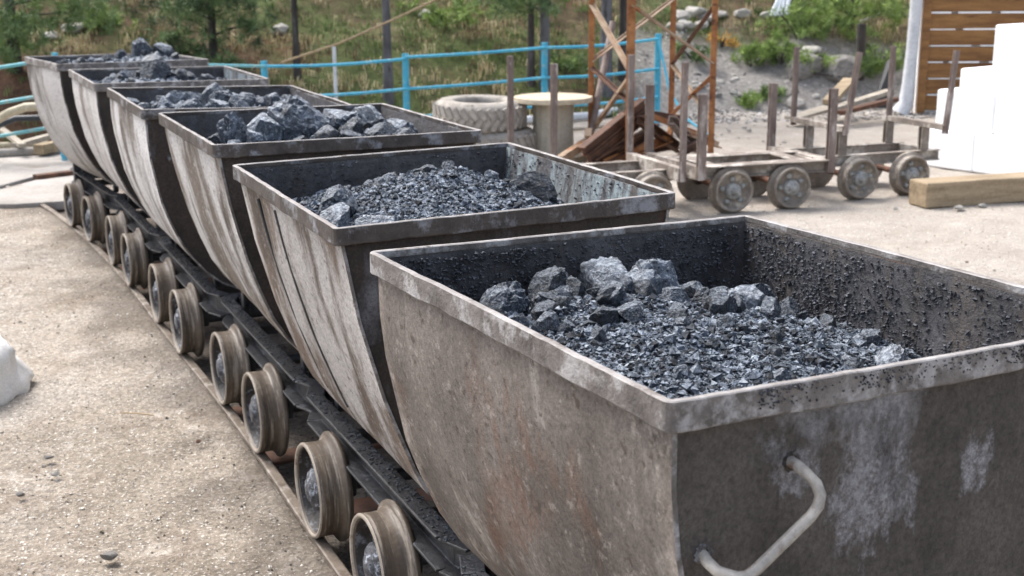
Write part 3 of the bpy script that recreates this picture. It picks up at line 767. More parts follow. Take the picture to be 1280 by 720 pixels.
rr = random.Random(21)
for (a, b, s, mk) in [(.36, -.02, .07, 'ore_dark'), (.33, .12, .065, 'ore'), (.38, -.17, .07, 'ore_dark'), (.28, .2, .05, 'ore_dark'), (.25, .38, .06, 'ore_dark'), (.30, -.28, .06, 'ore'), (.15, .42, .06, 'ore_dark'), (.02, .44, .05, 'ore'),
                      (.12, -.2, .04, 'ore'), (-.05, .1, .035, 'ore_dark'), (.1, .1, .04, 'ore'), (-.2, 0, .035, 'ore_pale'), (-.1, -.15, .03, 'ore_pale'), (.2, .05, .045, 'ore_dark'), (-.3, .2, .03, 'ore'), (.5, .22, .06, 'ore_dark'), (.5, .35, .05, 'ore')]:
    lump(0, a, b, s, mk, rr.randrange(5), 0, rr=rr)
for k in range(34):
    a, b = rr.uniform(-.45, .5), rr.uniform(-.44, .44)
    lump(0, a, b, rr.uniform(.02, .042) + (.02 if a > .2 else 0), rr.choice(('ore', 'ore_dark', 'ore_dark', 'ore_pale')), rr.randrange(5), -.004, rr=rr)
for k in range(46):
    a, b = rr.uniform(.22, .52), rr.uniform(-.34, .46); lump(0, a, b, rr.uniform(.035, .075), rr.choice(('ore', 'ore_dark', 'ore')), rr.randrange(5), .004, rr=rr)
lump(1, -.1, -.42, .13, 'ore_pale', 2, .0, 'pale cracked lump at the left edge of the second cart', rr=rr)
lump(1, .05, -.30, .12, 'ore', 1, .01, 'dark lump behind the pale one at the left of the second cart', rr=rr)
lump(1, -.28, -.28, .12, 'ore_pale', 0, .0, 'white faced wedge near the front left corner of the second cart', rr=rr)
lump(1, .02, .36, .12, 'ore_dark', 0, .0, 'dark slab on the right slope of the heap in the second cart', sq=(1, 1.5, .5), rr=rr)
lump(1, .0, .45, .05, 'ore_pale', 3, .0, 'small pale lump alone by the right wall of the second cart', rr=rr)
for k in range(34):
    a, b = rr.uniform(-.4, .45), rr.uniform(-.36, .36); lump(1, a, b, rr.uniform(.025, .055), rr.choice(('ore', 'ore_pale', 'ore_dark')), rr.randrange(5), -.005, rr=rr)
lump(2, -.05, -.33, .16, 'ore', 2, -.02, 'low dark slab at the left end of the boulders in the third cart', sq=(1, 1.4, .5), rr=rr)
lump(2, -.05, -.2, .17, 'ore_pale', 1, .0, 'bright icy grey boulder left of the biggest one in the third cart', rr=rr)
lump(2, .0, -.05, .26, 'ore', 0, -.03, 'biggest round boulder in the middle of the third cart', rr=rr, sq=(1, 1.1, .85))
lump(2, .08, .15, .16, 'ore', 2, .01, 'dark blue boulder right of the biggest one in the third cart', rr=rr)
lump(2, .10, .33, .21, 'ore_pale', 0, -.01, 'broad flat topped grey boulder at the right of the third cart', rr=rr, sq=(1, 1.2, .75))
lump(2, -.2, .32, .09, 'ore', 4, .0, 'small wedge in front of the flat topped boulder in the third cart', rr=rr)
for k in range(12): lump(2, rr.uniform(-.4, .4), rr.uniform(-.4, .3), rr.uniform(.06, .10), rr.choice(('ore', 'ore_pale', 'ore_dark')), rr.randrange(5), 0, rr=rr)
for k in range(26): lump(2, rr.uniform(-.25, .25), rr.uniform(-.38, .42), rr.uniform(.06, .12), rr.choice(('ore', 'ore_pale', 'ore_dark')), rr.randrange(5), .01, rr=rr)
lump(3, .05, -.05, .13, 'ore', 1, .01, 'tallest lump sticking up from the load of the fourth cart', rr=rr)
for k in range(38): lump(3, rr.uniform(-.3, .4), -.42 + .82*k/38, rr.uniform(.06, .11), rr.choice(('ore', 'ore', 'ore_pale')), rr.randrange(5), 0, rr=rr)
lump(4, .0, -.06, .19, 'ore_dark', 2, .01, 'large dark boulder rising from the load of the fifth cart', rr=rr)
for k in range(26): lump(4, rr.uniform(-.2, .3), -.35 + .62*k/26, rr.uniform(.05, .09), rr.choice(('ore_dark', 'ore', 'ore_dark')), rr.randrange(5), 0, rr=rr)
lump(5, .0, .20, .15, 'ore', 0, .005, 'large boulder standing above the rim of the farthest cart', rr=rr)
lump(5, .0, .35, .13, 'ore', 2, .01, 'lower lump right of the large boulder in the farthest cart', rr=rr)
for k in range(12): lump(5, rr.uniform(-.2, .3), -.3 + .75*k/12, rr.uniform(.05, .08), rr.choice(('ore_dark', 'ore')), rr.randrange(5), 0, rr=rr)
for o in (WHEEL, HUB): bpy.data.objects.remove(o)

# ---------------------------------------------------------------- stake trucks on the right
m = MB(); m.lathe([(.135, -.014), (.142, -.001), (.155, 0), (.1605, -.008), (.159, -.045), (.163, -.056), (.178, -.062), (.186, -.07), (.186, -.084), (.16, -.09), (.05, -.09)], 48)
m.lathe([(.135, -.014), (.130, -.035), (.06, -.045), (0, -.045)], 48); TW = m.build('wheel', 'truck_wheel')
m = MB(); m.lathe([(.066, -.045), (.062, -.012), (.045, -.004), (.03, -.002), (.03, .006), (0, .008)], 20)
for k in range(5):
    a = k * 2*PI/5; m.lathe([(.022, -.044), (.02, -.022), (0, -.02)], 9, Matrix.Translation((.095*math.cos(a), .095*math.sin(a), 0)))
TH = m.build('hub', 'truck_hub')
def stake(m, p, h, w, t, lean=(0, 0)):
    m.beam(p, (p[0]+lean[0], p[1]+lean[1], p[2]+h), sect(w, t, 'chan', .012), up=(0, 1, 0))
def truck(x, y, ang, label, bolsters, deck=False, length=1.16):
    root = empty('stake_truck', (x, y, 0), ang); tag(root, label, 'rail truck', 'low steel rail trucks on the right of the yard')
    m = MB()
    for s in (-1, 1):
        pr = sect(.055, .09, 'I', .010); m.beam((-length/2, s*.24, .30), (length/2, s*.24, .30), pr)
    for a in (-length/2+.04, length/2-.04): m.box((a, 0, .30), (.05, .42, .078))
    fixn(m.build('frame', 'truck_steel', root, bevel=.003))
    if deck:
        m = MB()
        m.box((0, -.25, .352), (length-.04, .15, .010)); m.box((0, .25, .352), (length-.04, .15, .010)); m.box((length*.32, 0, .3505), (.12, .34, .009)); m.box((-length*.32, 0, .3505), (.12, .34, .009))
        m.build('deck', 'truck_steel', root, bevel=.003)
    rr = random.Random(int(x*100))
    for a in (-.25, .25):
        m = MB(); m.tube([(a, -.29, .16), (a, .29, .16)], .026, 12); m.build('axle', 'rust_dark', root)
        for s in (-1, 1):
            m = MB(); m.box((a, s*.24, .205), (.10, .04, .096)); m.build('axle_box', 'rust_dark', root, bevel=.008)
            put_wheel(root, a, s*.37, s, rr.random()*6, TW, TH)
    for (a, zb, hf, hb, w, (sf, sb), lf, lb) in bolsters:   # along, height, stake heights front/back, width, half span, leans
        m = MB(); m.beam((a, -sf, zb), (a, sb, zb), sect(.06 if zb < .45 else .05, .10 if zb < .45 else .045, 'chan', .010))
        fixn(m.build('bolster', 'truck_steel', root, bevel=.002))
        for s, hh, ln, half in ((-1, hf, lf, sf), (1, hb, lb, sb)):
            m = MB(); stake(m, (a, s*(half+.002), zb-.05), hh, w, w*.75, ln); fixn(m.build('stake', 'stake_steel', root, bevel=.002))
        if zb > .45:
            for s in (-1, 1):
                m = MB(); m.beam((a, s*.24, .348), (a, s*.24, zb-.024), sect(.075, .05, 'chan', .010)); fixn(m.build('support', 'truck_steel', root))
a = R(20)
truck(2.95, 10.69, a, 'right stake truck with raised cross bars beside the white blocks', [(-.63, .30, .66, .63, .062, (.46, .42), (0, 0), (.0, 0)), (-.38, .56, .66, .66, .042, (.28, .48), (.08, -.02), (-.0, 0)), (.42, .56, .66, .66, .042, (.50, .24), (.08, .03), (-.0, 0))])
truck(1.845, 10.12, R(17), 'middle low flat truck without stakes between the two stake trucks', [], True, 1.22)
truck(.72, 9.76, R(20), 'left stake truck half hidden behind the second cart, in front of the rusty tower', [(-.60, .33, .90, .90, .045, (.44, .46), (0, 0), (0, 0)), (.42, .33, .88, .88, .045, (.47, .45), (.0, 0), (0, 0)), (.58, .33, .64, .64, .062, (.46, .42), (.0, 0), (0, 0))])
for o in (TW, TH): bpy.data.objects.remove(o)

# squared timber on the ground
p0, p1 = gp(1157, 261, -.01), gp(1131, 256, -.01)
dirw = (p1 - p0); dirw.z = 0; wlen = dirw.length; ang = math.atan2(dirw.y, dirw.x)
p2 = gp(1285, 252, -.01); dl = (p2 - p0).normalized()
root = empty('timber_beam', (p0.x, p0.y, -.01), math.atan2(dl.y, dl.x)); tag(root, 'thick squared yellow brown timber lying on the ground before the white blocks', 'timber')
m = MB()
nseg = 14; vs = []
for k in range(nseg+1):
    xx = 2.4*k/nseg; j = .006*noise.noise(Vector((xx*2, 1, 1)))
    vs += [(xx, 0+j, 0), (xx, .24+j, 0), (xx, .24+j, .20), (xx, 0+j, .20 + .006*noise.noise(Vector((xx*3, 5, 1))))]
fs = [(0, 1, 2, 3), tuple(len(vs)-4+q for q in (3, 2, 1, 0))] + [(k*4+q, (k+1)*4+q, (k+1)*4+(q+1) % 4, k*4+(q+1) % 4) for k in range(nseg) for q in range(4)]
m.add(vs, fs); fixn(m.build('log', 'timber', root, bevel=.012))

# white blocks stacked in steps
A, B = gp(1157, 206, 0), gp(1284, 224, 0); dl = (B - A); dl.z = 0; dl.normalize(); back = Vector((-dl.y, dl.x, 0))
if back.y < 0: back = -back
blocks = []
rows = [(0, .36, 0, 5), (.362, .36, .03, 5), (.724, .20, .22, 4), (.926, .40, .52, 4)]
names = ['bottom', 'second', 'third', 'top']
for ri, (z0, hh, st, n) in enumerate(rows):
    xx = st
    for k in range(n):
        ww = .62 if (k + ri) % 2 else .5
        m = MB(); q = random.Random(ri*10+k)
        M = Matrix.Rotation(math.atan2(dl.y, dl.x) + q.uniform(-.02, .02), 3, 'Z')
        c = A + dl*(xx + ww/2) + back*(.30 + q.uniform(-.012, .012) + .05*ri) + Vector((0, 0, z0 + hh/2 - .012 + (0 if ri else 0)))
        m.box((0, 0, 0), (ww-.004, .6, hh-.001), M)
        o = m.build('white_block', 'white_block', bevel=.018, loc=c)
        if ri == 3 and k == 0: lb = 'leftmost white block of the top layer of the stepped white stack'
        elif k == 0: lb = 'white block at the left end of the %s layer of the stepped white stack' % names[ri]
        else: lb = 'white block in the %s layer of the stack beside the plank shed' % names[ri]
        tag(o, lb, 'block', 'white blocks stacked in steps'); xx += ww

# wooden shed behind
S0 = gp(1130, 141, 0)
shed = empty('wooden_shed', (S0.x, S0.y, 0), R(-2)); tag(shed, 'brown plank wall of a shed with white corner post at the right edge', 'shed')
m = MB(); hh = .205; q = random.Random(5)
for k in range(13):
    m.box((2.6, .02+q.uniform(-.004, .004), .02+hh*(k+.5)), (4.86, .028, hh-.018-q.uniform(-.004, .008)), Matrix.Rotation(q.uniform(-.0015, .0015), 3, 'Y'))
m.build('plank_wall', 'plank_brown', shed, bevel=.004)
m = MB(); m.box((2.6, .09, 1.35), (4.9, .05, 2.7))
for k in range(1, 13):
    xx = .2
    while xx < 4.9:
        ll = q.uniform(.25, .8); m.box((xx + ll/2, .030 + q.uniform(-.006, .006), .02 + hh*k), (ll*.8, .05, .016 + q.uniform(-.008, .010))); xx += ll
m.build('insulation', 'white_block', shed, bevel=.004)
m = MB(); m.box((.20, -.012, 1.32), (.10, .03, 2.64)); m.build('corner_board', 'rust_dark' if False else 'plank_brown', shed, bevel=.004)
m = MB(); m.tube([(-.06, -.03, 0), (.0, -.03, .12), (.02, -.03, .35), (.04, -.03, .8), (.05, -.03, 1.4), (.06, -.03, 2.7)], [.12, .09, .08, .075, .075, .075], 12); m.build('post', 'white_paint', shed)
for xx in (.25, 2.5, 4.8):
    m = MB(); m.box((xx, .17, 1.35), (.10, .10, 2.7)); m.build('stud', 'plank_brown', shed)

# ---------------------------------------------------------------- rusty lattice tower
root = empty('steel_tower', (1.37, 12.62, 0)); tag(root, 'rusty open lattice steel tower standing over the scrap heap', 'tower')
legs = dict(near=Vector((1.11, 12.02, 0)), left=Vector((.80, 12.85, 0)), right=Vector((1.93, 12.35, 0)), far=Vector((1.65, 13.25, 0)))
o_ = Vector((1.37, 12.62, 0))
for n_, p in legs.items():
    m = MB(); w_ = .08 if n_ == 'near' else .058
    m.beam(p - o_ + Vector((0, 0, -.02)), p - o_ + Vector((0, 0, 3.6)), sect(w_, w_, 'ang', .012), up=(0, 1, 0)); fixn(m.build('leg', 'rust_orange', root, bevel=.002))
def br(A_, za, B_, zb, mt='rust_orange', w_=.06):
    a, b = legs[A_] - o_, legs[B_] - o_; sh = (Vector((0, -.03, 0)))
    m = MB(); m.beam(Vector((a.x, a.y, za)) + sh, Vector((b.x, b.y, zb)) + sh, sect(w_, .03, 'ang', .01)); fixn(m.build('brace', mt, root))
def zof(u, v, P_):
    d = ray(u, v); s = math.hypot(P_.x, P_.y) / math.hypot(d.x, d.y); return CAM_Z + d.z * s
for (A_, va, B_, vb, mt, w_) in [('left', 5, 'near', 88, 'rust_pale', .055), ('left', 76, 'far', -2, 'rust_pale', .05), ('left', 84, 'near', 128, 'rust_dark', .05), ('near', 5, 'right', 78, 'rust_pale', .055),
                              ('far', 78, 'right', 4, 'rust_dark', .05), ('near', 95, 'left', 165, 'rust_pale', .045), ('far', 80, 'right', 150, 'rust_pale', .04), ('far', 142, 'right', 92, 'rust_orange', .055),
                              ('near', -60, 'right', -60, 'rust_orange', .06), ('left', -60, 'far', -60, 'rust_orange', .06), ('left', -60, 'near', -60, 'rust_orange', .06), ('far', -60, 'right', -60, 'rust_orange', .06)]:
    uu = dict(near=787, left=742, right=890, far=837)
    br(A_, zof(uu[A_], va, legs[A_]), B_, zof(uu[B_], vb, legs[B_]), mt, w_)
a, b = dp(766, 28, 13.4), dp(737, 175, 12.6)
m = MB(); m.tube([b, a], .035, 8); tag(m.build('steel_pole', 'stake_steel'), 'thin grey brown pole leaning inside the rusty tower', 'pole')

# ---------------------------------------------------------------- scrap steel heap
q = random.Random(8)
SCR = [((728, 190), (805, 128), .09, 'I', 'rust_dark'), ((735, 200), (812, 140), .085, 'I', 'rust_dark'), ((742, 205), (822, 160), .09, 'chan', 'rust_dark'), ((757, 208), (838, 172), .07, 'ang', 'rust_orange'),
       ((700, 200), (742, 172), .07, 'box', 'rust_pale'), ((735, 165), (750, 188), .07, 'box', 'rust_pale'), ((800, 150), (850, 205), .08, 'chan', 'rust_dark'), ((840, 150), (868, 200), .08, 'chan', 'stake_steel'),
       ((815, 145), (880, 170), .05, 'ang', 'rust_orange'), ((850, 190), (890, 172), .07, 'I', 'rust_dark'), ((790, 138), (860, 150), .06, 'ang', 'rust_dark'), ((845, 160), (900, 195), .06, 'ang', 'rust_pale'), ((770, 212), (850, 196), .06, 'chan', 'rust_dark'), ((835, 172), (845, 146), .05, 'box', 'rust_orange')]
kinds = {'I': 'girder', 'chan': 'channel', 'ang': 'angle bar', 'box': 'square bar'}
for k, (P_, Q_, w_, kd, mt) in enumerate(SCR):
    d_ = 11.75 + .055*k
    a, b = dp(P_[0], P_[1], d_), dp(Q_[0], Q_[1], d_ + .55)
    a.z = max(a.z, .05); b.z = max(b.z, .08)
    m = MB(); m.beam(a, b, sect(w_, w_*1.1, kd, .012)); o = fixn(m.build('scrap_steel_' + kinds[kd].split()[0], mt, bevel=.002))
    col_ = {'rust_dark': 'dark rusty', 'rust_orange': 'orange rusty', 'rust_pale': 'pale rusty', 'stake_steel': 'grey'}[mt]
    LB = ['uppermost dark rusty girder slanting up to the right in the scrap heap', 'dark rusty girder lying just under the uppermost one in the scrap heap', 'dark channel at the foot of the slanting girders in the scrap heap', 'orange angle bar lowest in the bundle before the near tower leg',
          'short pale square bar at the left end of the scrap heap', 'short pale bar propped on the slanting girders by the left tower leg', 'dark channel sloping down to the right under the tower', 'grey channel sloping down beside the right tower leg',
          'thin orange angle bar across the top right of the scrap heap', 'dark girder end at the right of the scrap heap behind the stakes', 'dark angle bar on top of the scrap heap, nearly level', 'pale angle bar at the right end of the scrap heap',
          'low dark channel in front of the scrap heap behind the left stake truck', 'short orange bar standing up in the scrap heap behind the stakes'][k]
    tag(o, LB, 'scrap steel', 'scrap steel bars heaped under the tower')

# ---------------------------------------------------------------- tyres and cable spool
def tyre(c, R_, h_, label, tilt=0):
    root = empty('tyre', c); root.rotation_euler = (tilt, 0, rnd.random()*6); tag(root, label, 'tyre', 'old truck tyres stacked by the fence')
    m = MB(); prof = [(R_*.56, .03*h_), (R_*.62, 0), (R_*.86, 0), (R_*.96, .12*h_), (R_, .3*h_), (R_, .7*h_), (R_*.96, .88*h_), (R_*.86, h_), (R_*.62, h_), (R_*.56, .94*h_), (R_*.54, .7*h_), (R_*.66, .55*h_), (R_*.66, .45*h_), (R_*.54, .3*h_)]
    m.lathe(prof, 64, closed=True); m.build('carcass', 'tyre_dusty', root)
    m = MB()
    for k in range(34):
        a = 2*PI*k/34
        for s, zz in ((1, .68), (-1, .32), ):
            M = Matrix.Rotation(a + (PI/34 if s < 0 else 0), 3, 'Z') @ Matrix.Rotation(s*.5, 3, 'X')
            v = Matrix.Rotation(a + (PI/34 if s < 0 else 0), 3, 'Z') @ Vector((R_*1.0, 0, zz*h_)); m.box(v, (.028, .045, .42*h_), M)
    m.build('tread', 'tyre_dusty', root, bevel=.004)
T0 = Vector((-.31, 12.75, -.012))
tyre(T0 + Vector((.10, 0, 0)), .47, .30, 'lower tyre of the stack, its tread blocks showing under the upper one')
tyre(T0 + Vector((.0, .0, .295)), .455, .29, 'upper dusty truck tyre lying flat on another tyre by the fence', .03)
C = Vector((.42, 12.75, -.012))
root = empty('cable_spool', C); tag(root, 'upright wooden cable spool with round pale top beside the tyres', 'cable spool')
m = MB(); m.lathe([(0, .56), (.385, .56), (.39, .565), (.39, .605), (.385, .61), (0, .61)], 48, smooth=False); m.build('top_disc', 'pale_wood', root)
m = MB(); m.lathe([(0, 0), (.385, 0), (.39, .05), (0, .05)], 48, smooth=False); m.build('bottom_disc', 'pale_wood', root)
m = MB(); m.lathe([(.21, .05), (.20, .3), (.21, .559)], 20, smooth=False); m.build('drum', 'spool_drum', root)

# ---------------------------------------------------------------- blue pipe fence
def zc(u, v, x, y): return zof(u, v, Vector((x, y, 0)))
fpost = [(-8.3, 11.3), (-6.3, 11.95), (-4.42, 12.6), (-2.72, 14.3), (-1.17, 14.45), (.38, 14.5), (1.66, 14.6)]
ftop = [.87, .86, None, None, None, None, None]
ftu = {2: (67, 66), 3: (338, 76), 4: (511, 67), 5: (682, 53), 6: (823, 42)}
root = empty('pipe_fence', (-1.17, 14.4, 0)); tag(root, 'bright blue pipe fence with three rails between the yard and the hillside', 'fence')
O_ = Vector((-1.17, 14.4, 0)); tops = []
for k, (x, y) in enumerate(fpost):
    zt = ftop[k] if k < 2 else zc(ftu[k][0], ftu[k][1], x, y); tops.append(zt)
    m = MB(); m.tube([(x-O_.x, y-O_.y, -.1), (x-O_.x, y-O_.y, zt)], .037 if k > 2 else .03, 14); m.build('post', 'blue_paint', root)
railv = [[None]*7 for _ in range(3)]
def mid(k, d): return tops[k] - d
for lev, d in enumerate((.055, .385, .70)):
    for k in range(6):
        a = Vector((fpost[k][0], fpost[k][1]-.04, mid(k, d))); b = Vector((fpost[k+1][0], fpost[k+1][1]-.04, mid(k+1, d)))
        if lev == 0 and k == 4: a.z += .02
        n_ = 7; pts = []
        for s in range(n_):
            t = s/(n_-1); p = a.lerp(b, t); p.z += -.025*math.sin(PI*t)*(1 if k % 2 else .4) + .006*noise.noise(Vector((k*3+s, lev, 0))); p.x += (.01 if s == n_-1 else 0); pts.append(p - O_)
        m = MB(); m.tube(pts, .0175, 8); m.build('rail', 'teal_paint' if k < 3 else 'blue_paint', root)
# bent pipes at the fence's end
m = MB(); m.tube([dp(823, 50, 14.5), dp(830, 80, 14.4), dp(837, 115, 14.2), dp(860, 150, 13.9), dp(890, 172, 13.6)], .014, 8); tag(m.build('bent_pipe', 'blue_paint'), 'bent blue pipe sagging from the last fence post to the ground', 'pipe')
def gtube(name, px, r_, mt, label, cat, zz=None, n=10, group=None):
    m = MB(); m.tube([gp(u, v, (r_ if zz is None else zz[k])) for k, (u, v) in enumerate(px)], r_, n); return tag(m.build(name, mt), label, cat, group)
gtube('pipe', [(655, 150), (735, 145), (825, 128)], .05, 'white_paint', 'thick white pipe lying behind the cable spool', 'pipe')
gtube('pipe', [(640, 166), (740, 160), (800, 150)], .022, 'plank_grey', 'thin grey pipe on the ground behind the tower legs', 'pipe')
gtube('pipe', [(690, 186), (760, 183), (800, 180)], .02, 'plank_grey', 'thin pale pipe on the ground left of the scrap heap', 'pipe')
gtube('pipe', [(845, 165), (870, 185), (900, 205)], .03, 'white_paint', 'short white pipe right of the scrap heap', 'pipe')
# guy rope, thin white post
a, b = dp(352, 78, 14.6), dp(548, -2, 15.8)
m = MB(); m.tube([a, a.lerp(b, .35) - Vector((0, 0, .05)), a.lerp(b, .7) - Vector((0, 0, .03)), b, b + (b-a)*.9 + Vector((0, 0, .3))], .014, 6); tag(m.build('rope', 'rope'), 'tan rope rising from the fence to the upper right', 'rope')
g_ = gp(424, 150, .1); m = MB(); m.tube([(g_.x, g_.y-.2, -.05), (g_.x, g_.y-.2, zof(424, 57, g_))], .022, 8); tag(m.build('stake', 'white_paint'), 'thin white stake behind the blue fence', 'stake')

# ---------------------------------------------------------------- left side: hoses, planks, rope
m = MB(); m.tube([dp(-40, 168, 12.3), dp(-8, 152, 12.2), dp(12, 141, 12.1), dp(32, 134, 12.1), dp(52, 133, 12.1), dp(75, 138, 12.2), dp(100, 150, 12.4)], .042, 12); tag(m.build('hose', 'hose_tan'), 'thick tan hose arching at the far left behind the carts', 'hose')
m = MB(); m.tube([dp(-40, 175, 12.6), dp(-5, 158, 12.5), dp(20, 148, 12.5), dp(55, 147, 12.5), dp(85, 158, 12.5)], .03, 10); tag(m.build('hose', 'hose_black'), 'black hose arching under the tan hose at the far left', 'hose')
gtube('pipe', [(-120, 196), (0, 192), (85, 187)], .05, 'concrete', 'thick pale pipe lying along the far edge of the slabs', 'pipe')
gtube('pipe', [(-100, 184), (0, 182), (60, 180)], .035, 'hose_tan', 'tan pipe lying behind the thick pale pipe at far left', 'pipe')
gtube('pipe', [(-90, 178), (10, 168), (55, 160)], .025, 'white_paint', 'thin white pipe behind the slabs at the left edge', 'pipe')
def gboard(p, q_, w_, t_, mt, label, z=.02, name='plank', group=None, cat='plank'):
    a, b = gp(p[0], p[1], z), gp(q_[0], q_[1], z)
    m = MB(); m.beam(a, b, sect(w_, t_)); return tag(fixn(m.build(name, mt, bevel=.004)), label, cat, group)
gboard((48, 187), (82, 180), .12, .10, 'timber', 'short yellow wood block beside the last cart', .09)
gboard((20, 182), (70, 168), .10, .05, 'plank_grey', 'grey board behind the yellow wood block at left', .12)
gboard((0, 160), (28, 182), .07, .04, 'plank_grey', 'grey slat slanting down to the right at the left edge', .14)
gboard((44, 222), (100, 215), .10, .05, 'rust_dark', 'dark board wedged between the pale slabs', .03)
# sack at the left edge
def sack():
    me = rocky(5, 4, 9, .12); me.name = 'sack'; me.materials.append(MAT['bag_white'])
    for v in me.vertices:
        v.co.z += .12 * noise.noise(v.co * 3.1) ; v.co *= 1 + .05 * (1 - abs(noise.noise(v.co * 2.3)) * 4)
    for f in me.polygons: f.use_smooth = True
    o = bpy.data.objects.new('sack', me); col.objects.link(o); o.location = (-2.50, 5.55, .13); o.scale = (.42, .32, .24); o.rotation_euler = (0, R(14), .3)
    tag(o, 'crumpled white plastic sack cut by the left edge of the yard', 'sack')
sack()
# loose stones and sticks in the foreground
def stone(u, v, s, mt, label, sq=(1, 1, .5), z=0, name='stone', group=None):
    me = rocky(int(u)+int(v), 3, 9, .06); me.name = 'stone'; me.materials.append(MAT[mt]); o = bpy.data.objects.new(name, me); col.objects.link(o)
    p = gp(u, v, z); o.location = (p.x, p.y, p.z + s*.22); o.scale = (s*sq[0]*.6, s*sq[1]*.6, s*sq[2]*.6); o.rotation_euler = (0, 0, u); tag(o, label, 'stone', group)
stone(138, 698, .055, 'rock_grey', 'flat grey stone alone on the dirt near the bottom left')
stone(248, 553, .018, 'rust_dark', 'small dark pebble left of the rail', (1, 1, .8))
stone(60, 573, .03, 'rock_grey', 'small flat grey pebble right of the sack', (1.3, 1, .4))
stone(70, 594, .03, 'rock_pale', 'small pale pebble below the grey pebble near the sack')
stone(25, 620, .03, 'rock_grey', 'small grey pebble near the left edge at the bottom')
stone(1120, 262, .04, 'rock_pale', 'pale pebble in front of the timber beam', (1, 1, .7)); stone(1228, 259, .055, 'rock_pale', 'white pebble in front of the middle of the timber beam', (1, 1, .7))
stone(1198, 262, .09, 'rock_pale', 'flat light rubble piece at the foot of the timber beam', (1.2, .7, .4))
def stick(p, q_, r_, label, mt='rope'):
    m = MB(); a, b = gp(*p, .004), gp(*q_, .004); m.tube([a, a.lerp(b, .5)+Vector((0, 0, .004)), b], r_, 6); tag(m.build('stick', mt), label, 'stick')
stick((150, 516), (192, 519), .003, 'thin pale straw lying on the dirt left of the wheels')

# ---------------------------------------------------------------- hillside vegetation
def hz(x, y): return GZ + hill(x, y)
def march(u, v):
    """first hit of the ray through a pixel with the terrain beyond the fence"""
    d = ray(u, v); s = 11.5
    while s < 60:
        p = Vector((0, 0, CAM_Z)) + d * s
        if p.z < hz(p.x, p.y): return p
        s += .03
    return p
def tuft(m, x, y, n, h_, q, mi=0, spread=.07, w=.006):
    z = hz(x, y)
    for k in range(n):
        a = q.random()*6.28; l = h_*q.uniform(.5, 1.1); ln = q.uniform(.2, .9)
        bx, by = x + spread*q.uniform(-1, 1), y + spread*q.uniform(-1, 1); dx, dy = math.cos(a), math.sin(a)
        m1 = (bx+dx*l*.25*ln, by+dy*l*.25*ln, z+l*.65); tpv = (bx+dx*l*.75*ln, by+dy*l*.75*ln, z+l*(1-.45*ln))
        m.add([(bx-dy*w, by+dx*w, z-.01), (bx+dy*w, by-dx*w, z-.01), (m1[0]+dy*w*.8, m1[1]-dx*w*.8, m1[2]), (m1[0]-dy*w*.8, m1[1]+dx*w*.8, m1[2]), tpv], [(0, 1, 2, 3), (3, 2, 4)], mi)
q = random.Random(77); md = MB(); mg = MB()
for k in range(9500):
    x = q.uniform(-9, 10); t = q.random()**1.2*7.5; y = toe(x) + .1 + t
    if f_gravel(Vector((x, y, 0))) > .4: continue
    ng = fbm(x, y, 20, .6); li = f_litter(Vector((x, y, 0)))
    if li > .5 and q.random() < .75: continue
    if ng > -.12 and q.random() < .75: tuft(mg, x, y, 9, q.uniform(.05, .15), q, 0, .08)
    elif q.random() < .75: tuft(md, x, y, 11, q.uniform(.07, .20), q, 0 if q.random() < .75 else 1, .09)
tag(md.build('dry_grass', ['straw', 'twig_brown']), 'dry straw coloured grass and twigs on the hillside behind the fence', 'grass', kind='stuff')
tag(mg.build('green_grass', ['grass_green']), 'patches of fresh green grass on the hillside', 'grass', kind='stuff')

def clump(m, c, rad, n, q, mi, ln=.09, w=.007, up=.3):
    for k in range(n):
        d = Vector((q.gauss(0, 1), q.gauss(0, 1), q.gauss(0, 1) + up)).normalized(); p = Vector(c) + d * rad * q.random()**.6 * .6
        sdv = d.cross(Vector((q.random()-.5, q.random()-.5, q.random()-.5))).normalized() * w
        m.add([p - sdv, p + sdv, p + d*ln*q.uniform(.6, 1.2)], [(0, 1, 2)], mi)
def bush(u, v, w_, h_, mats, label, q, n=90, base=None, name='shrub', group='shrubs on the hillside', dens=34, ln=.09):
    p = base or march(u, v)
    root = empty(name, p); tag(root, label, 'shrub', group)
    m = MB(); mt = MB()
    for k in range(5):
        a = q.random()*6.28; mt.tube([(0, 0, -.05), (math.cos(a)*w_*.2, math.sin(a)*w_*.2, h_*.5), (math.cos(a)*w_*.4, math.sin(a)*w_*.4, h_*.9)], [.012, .008, .003], 5)
    lob = [(q.uniform(-.4, .4)*w_, q.uniform(-.3, .3)*w_, q.uniform(.25, .85)*h_, q.uniform(.14, .3)*w_) for _ in range(9)]
    for k in range(n):
        cx, cy, cz, rr_ = q.choice(lob)
        c = Vector((cx, cy, cz)) + Vector((q.gauss(0, 1), q.gauss(0, 1), q.gauss(0, .7)))*rr_*.55
        if c.z < .02: c.z = .03
        clump(m, c, .07, dens, q, 0 if q.random() < .7 else 1, ln)
    m.build('foliage', mats, root); mt.build('stem', 'bark', root)
q = random.Random(31)
BR = ['needle_bright', 'grass_green']; GR = ['needle_green', 'needle_dark']; MX = ['grass_green', 'needle_green']
bush(940, 86, .5, .28, BR, 'low bright green bush at the left of the grey scree', q, 40)
bush(975, 82, .5, .34, BR, 'bright green bush behind the tall back stake', q, 45)
bush(1015, 88, .6, .30, BR, 'green bush below the pale boulder', q, 45)
bush(1000, 50, .9, .45, BR, 'wide yellow green bush above the pale boulder', q, 80)
bush(1062, 98, .5, .30, MX, 'green bush right of the front stake, behind the dark stump', q, 40)
bush(1095, 92, .6, .38, BR, 'bright bush beside the white corner post of the shed', q, 60)
bush(965, 130, .35, .20, MX, 'small green weed clump at the foot of the scree', q, 22)
bush(940, 136, .3, .16, BR, 'small yellow green weed clump left on the scree foot', q, 18)
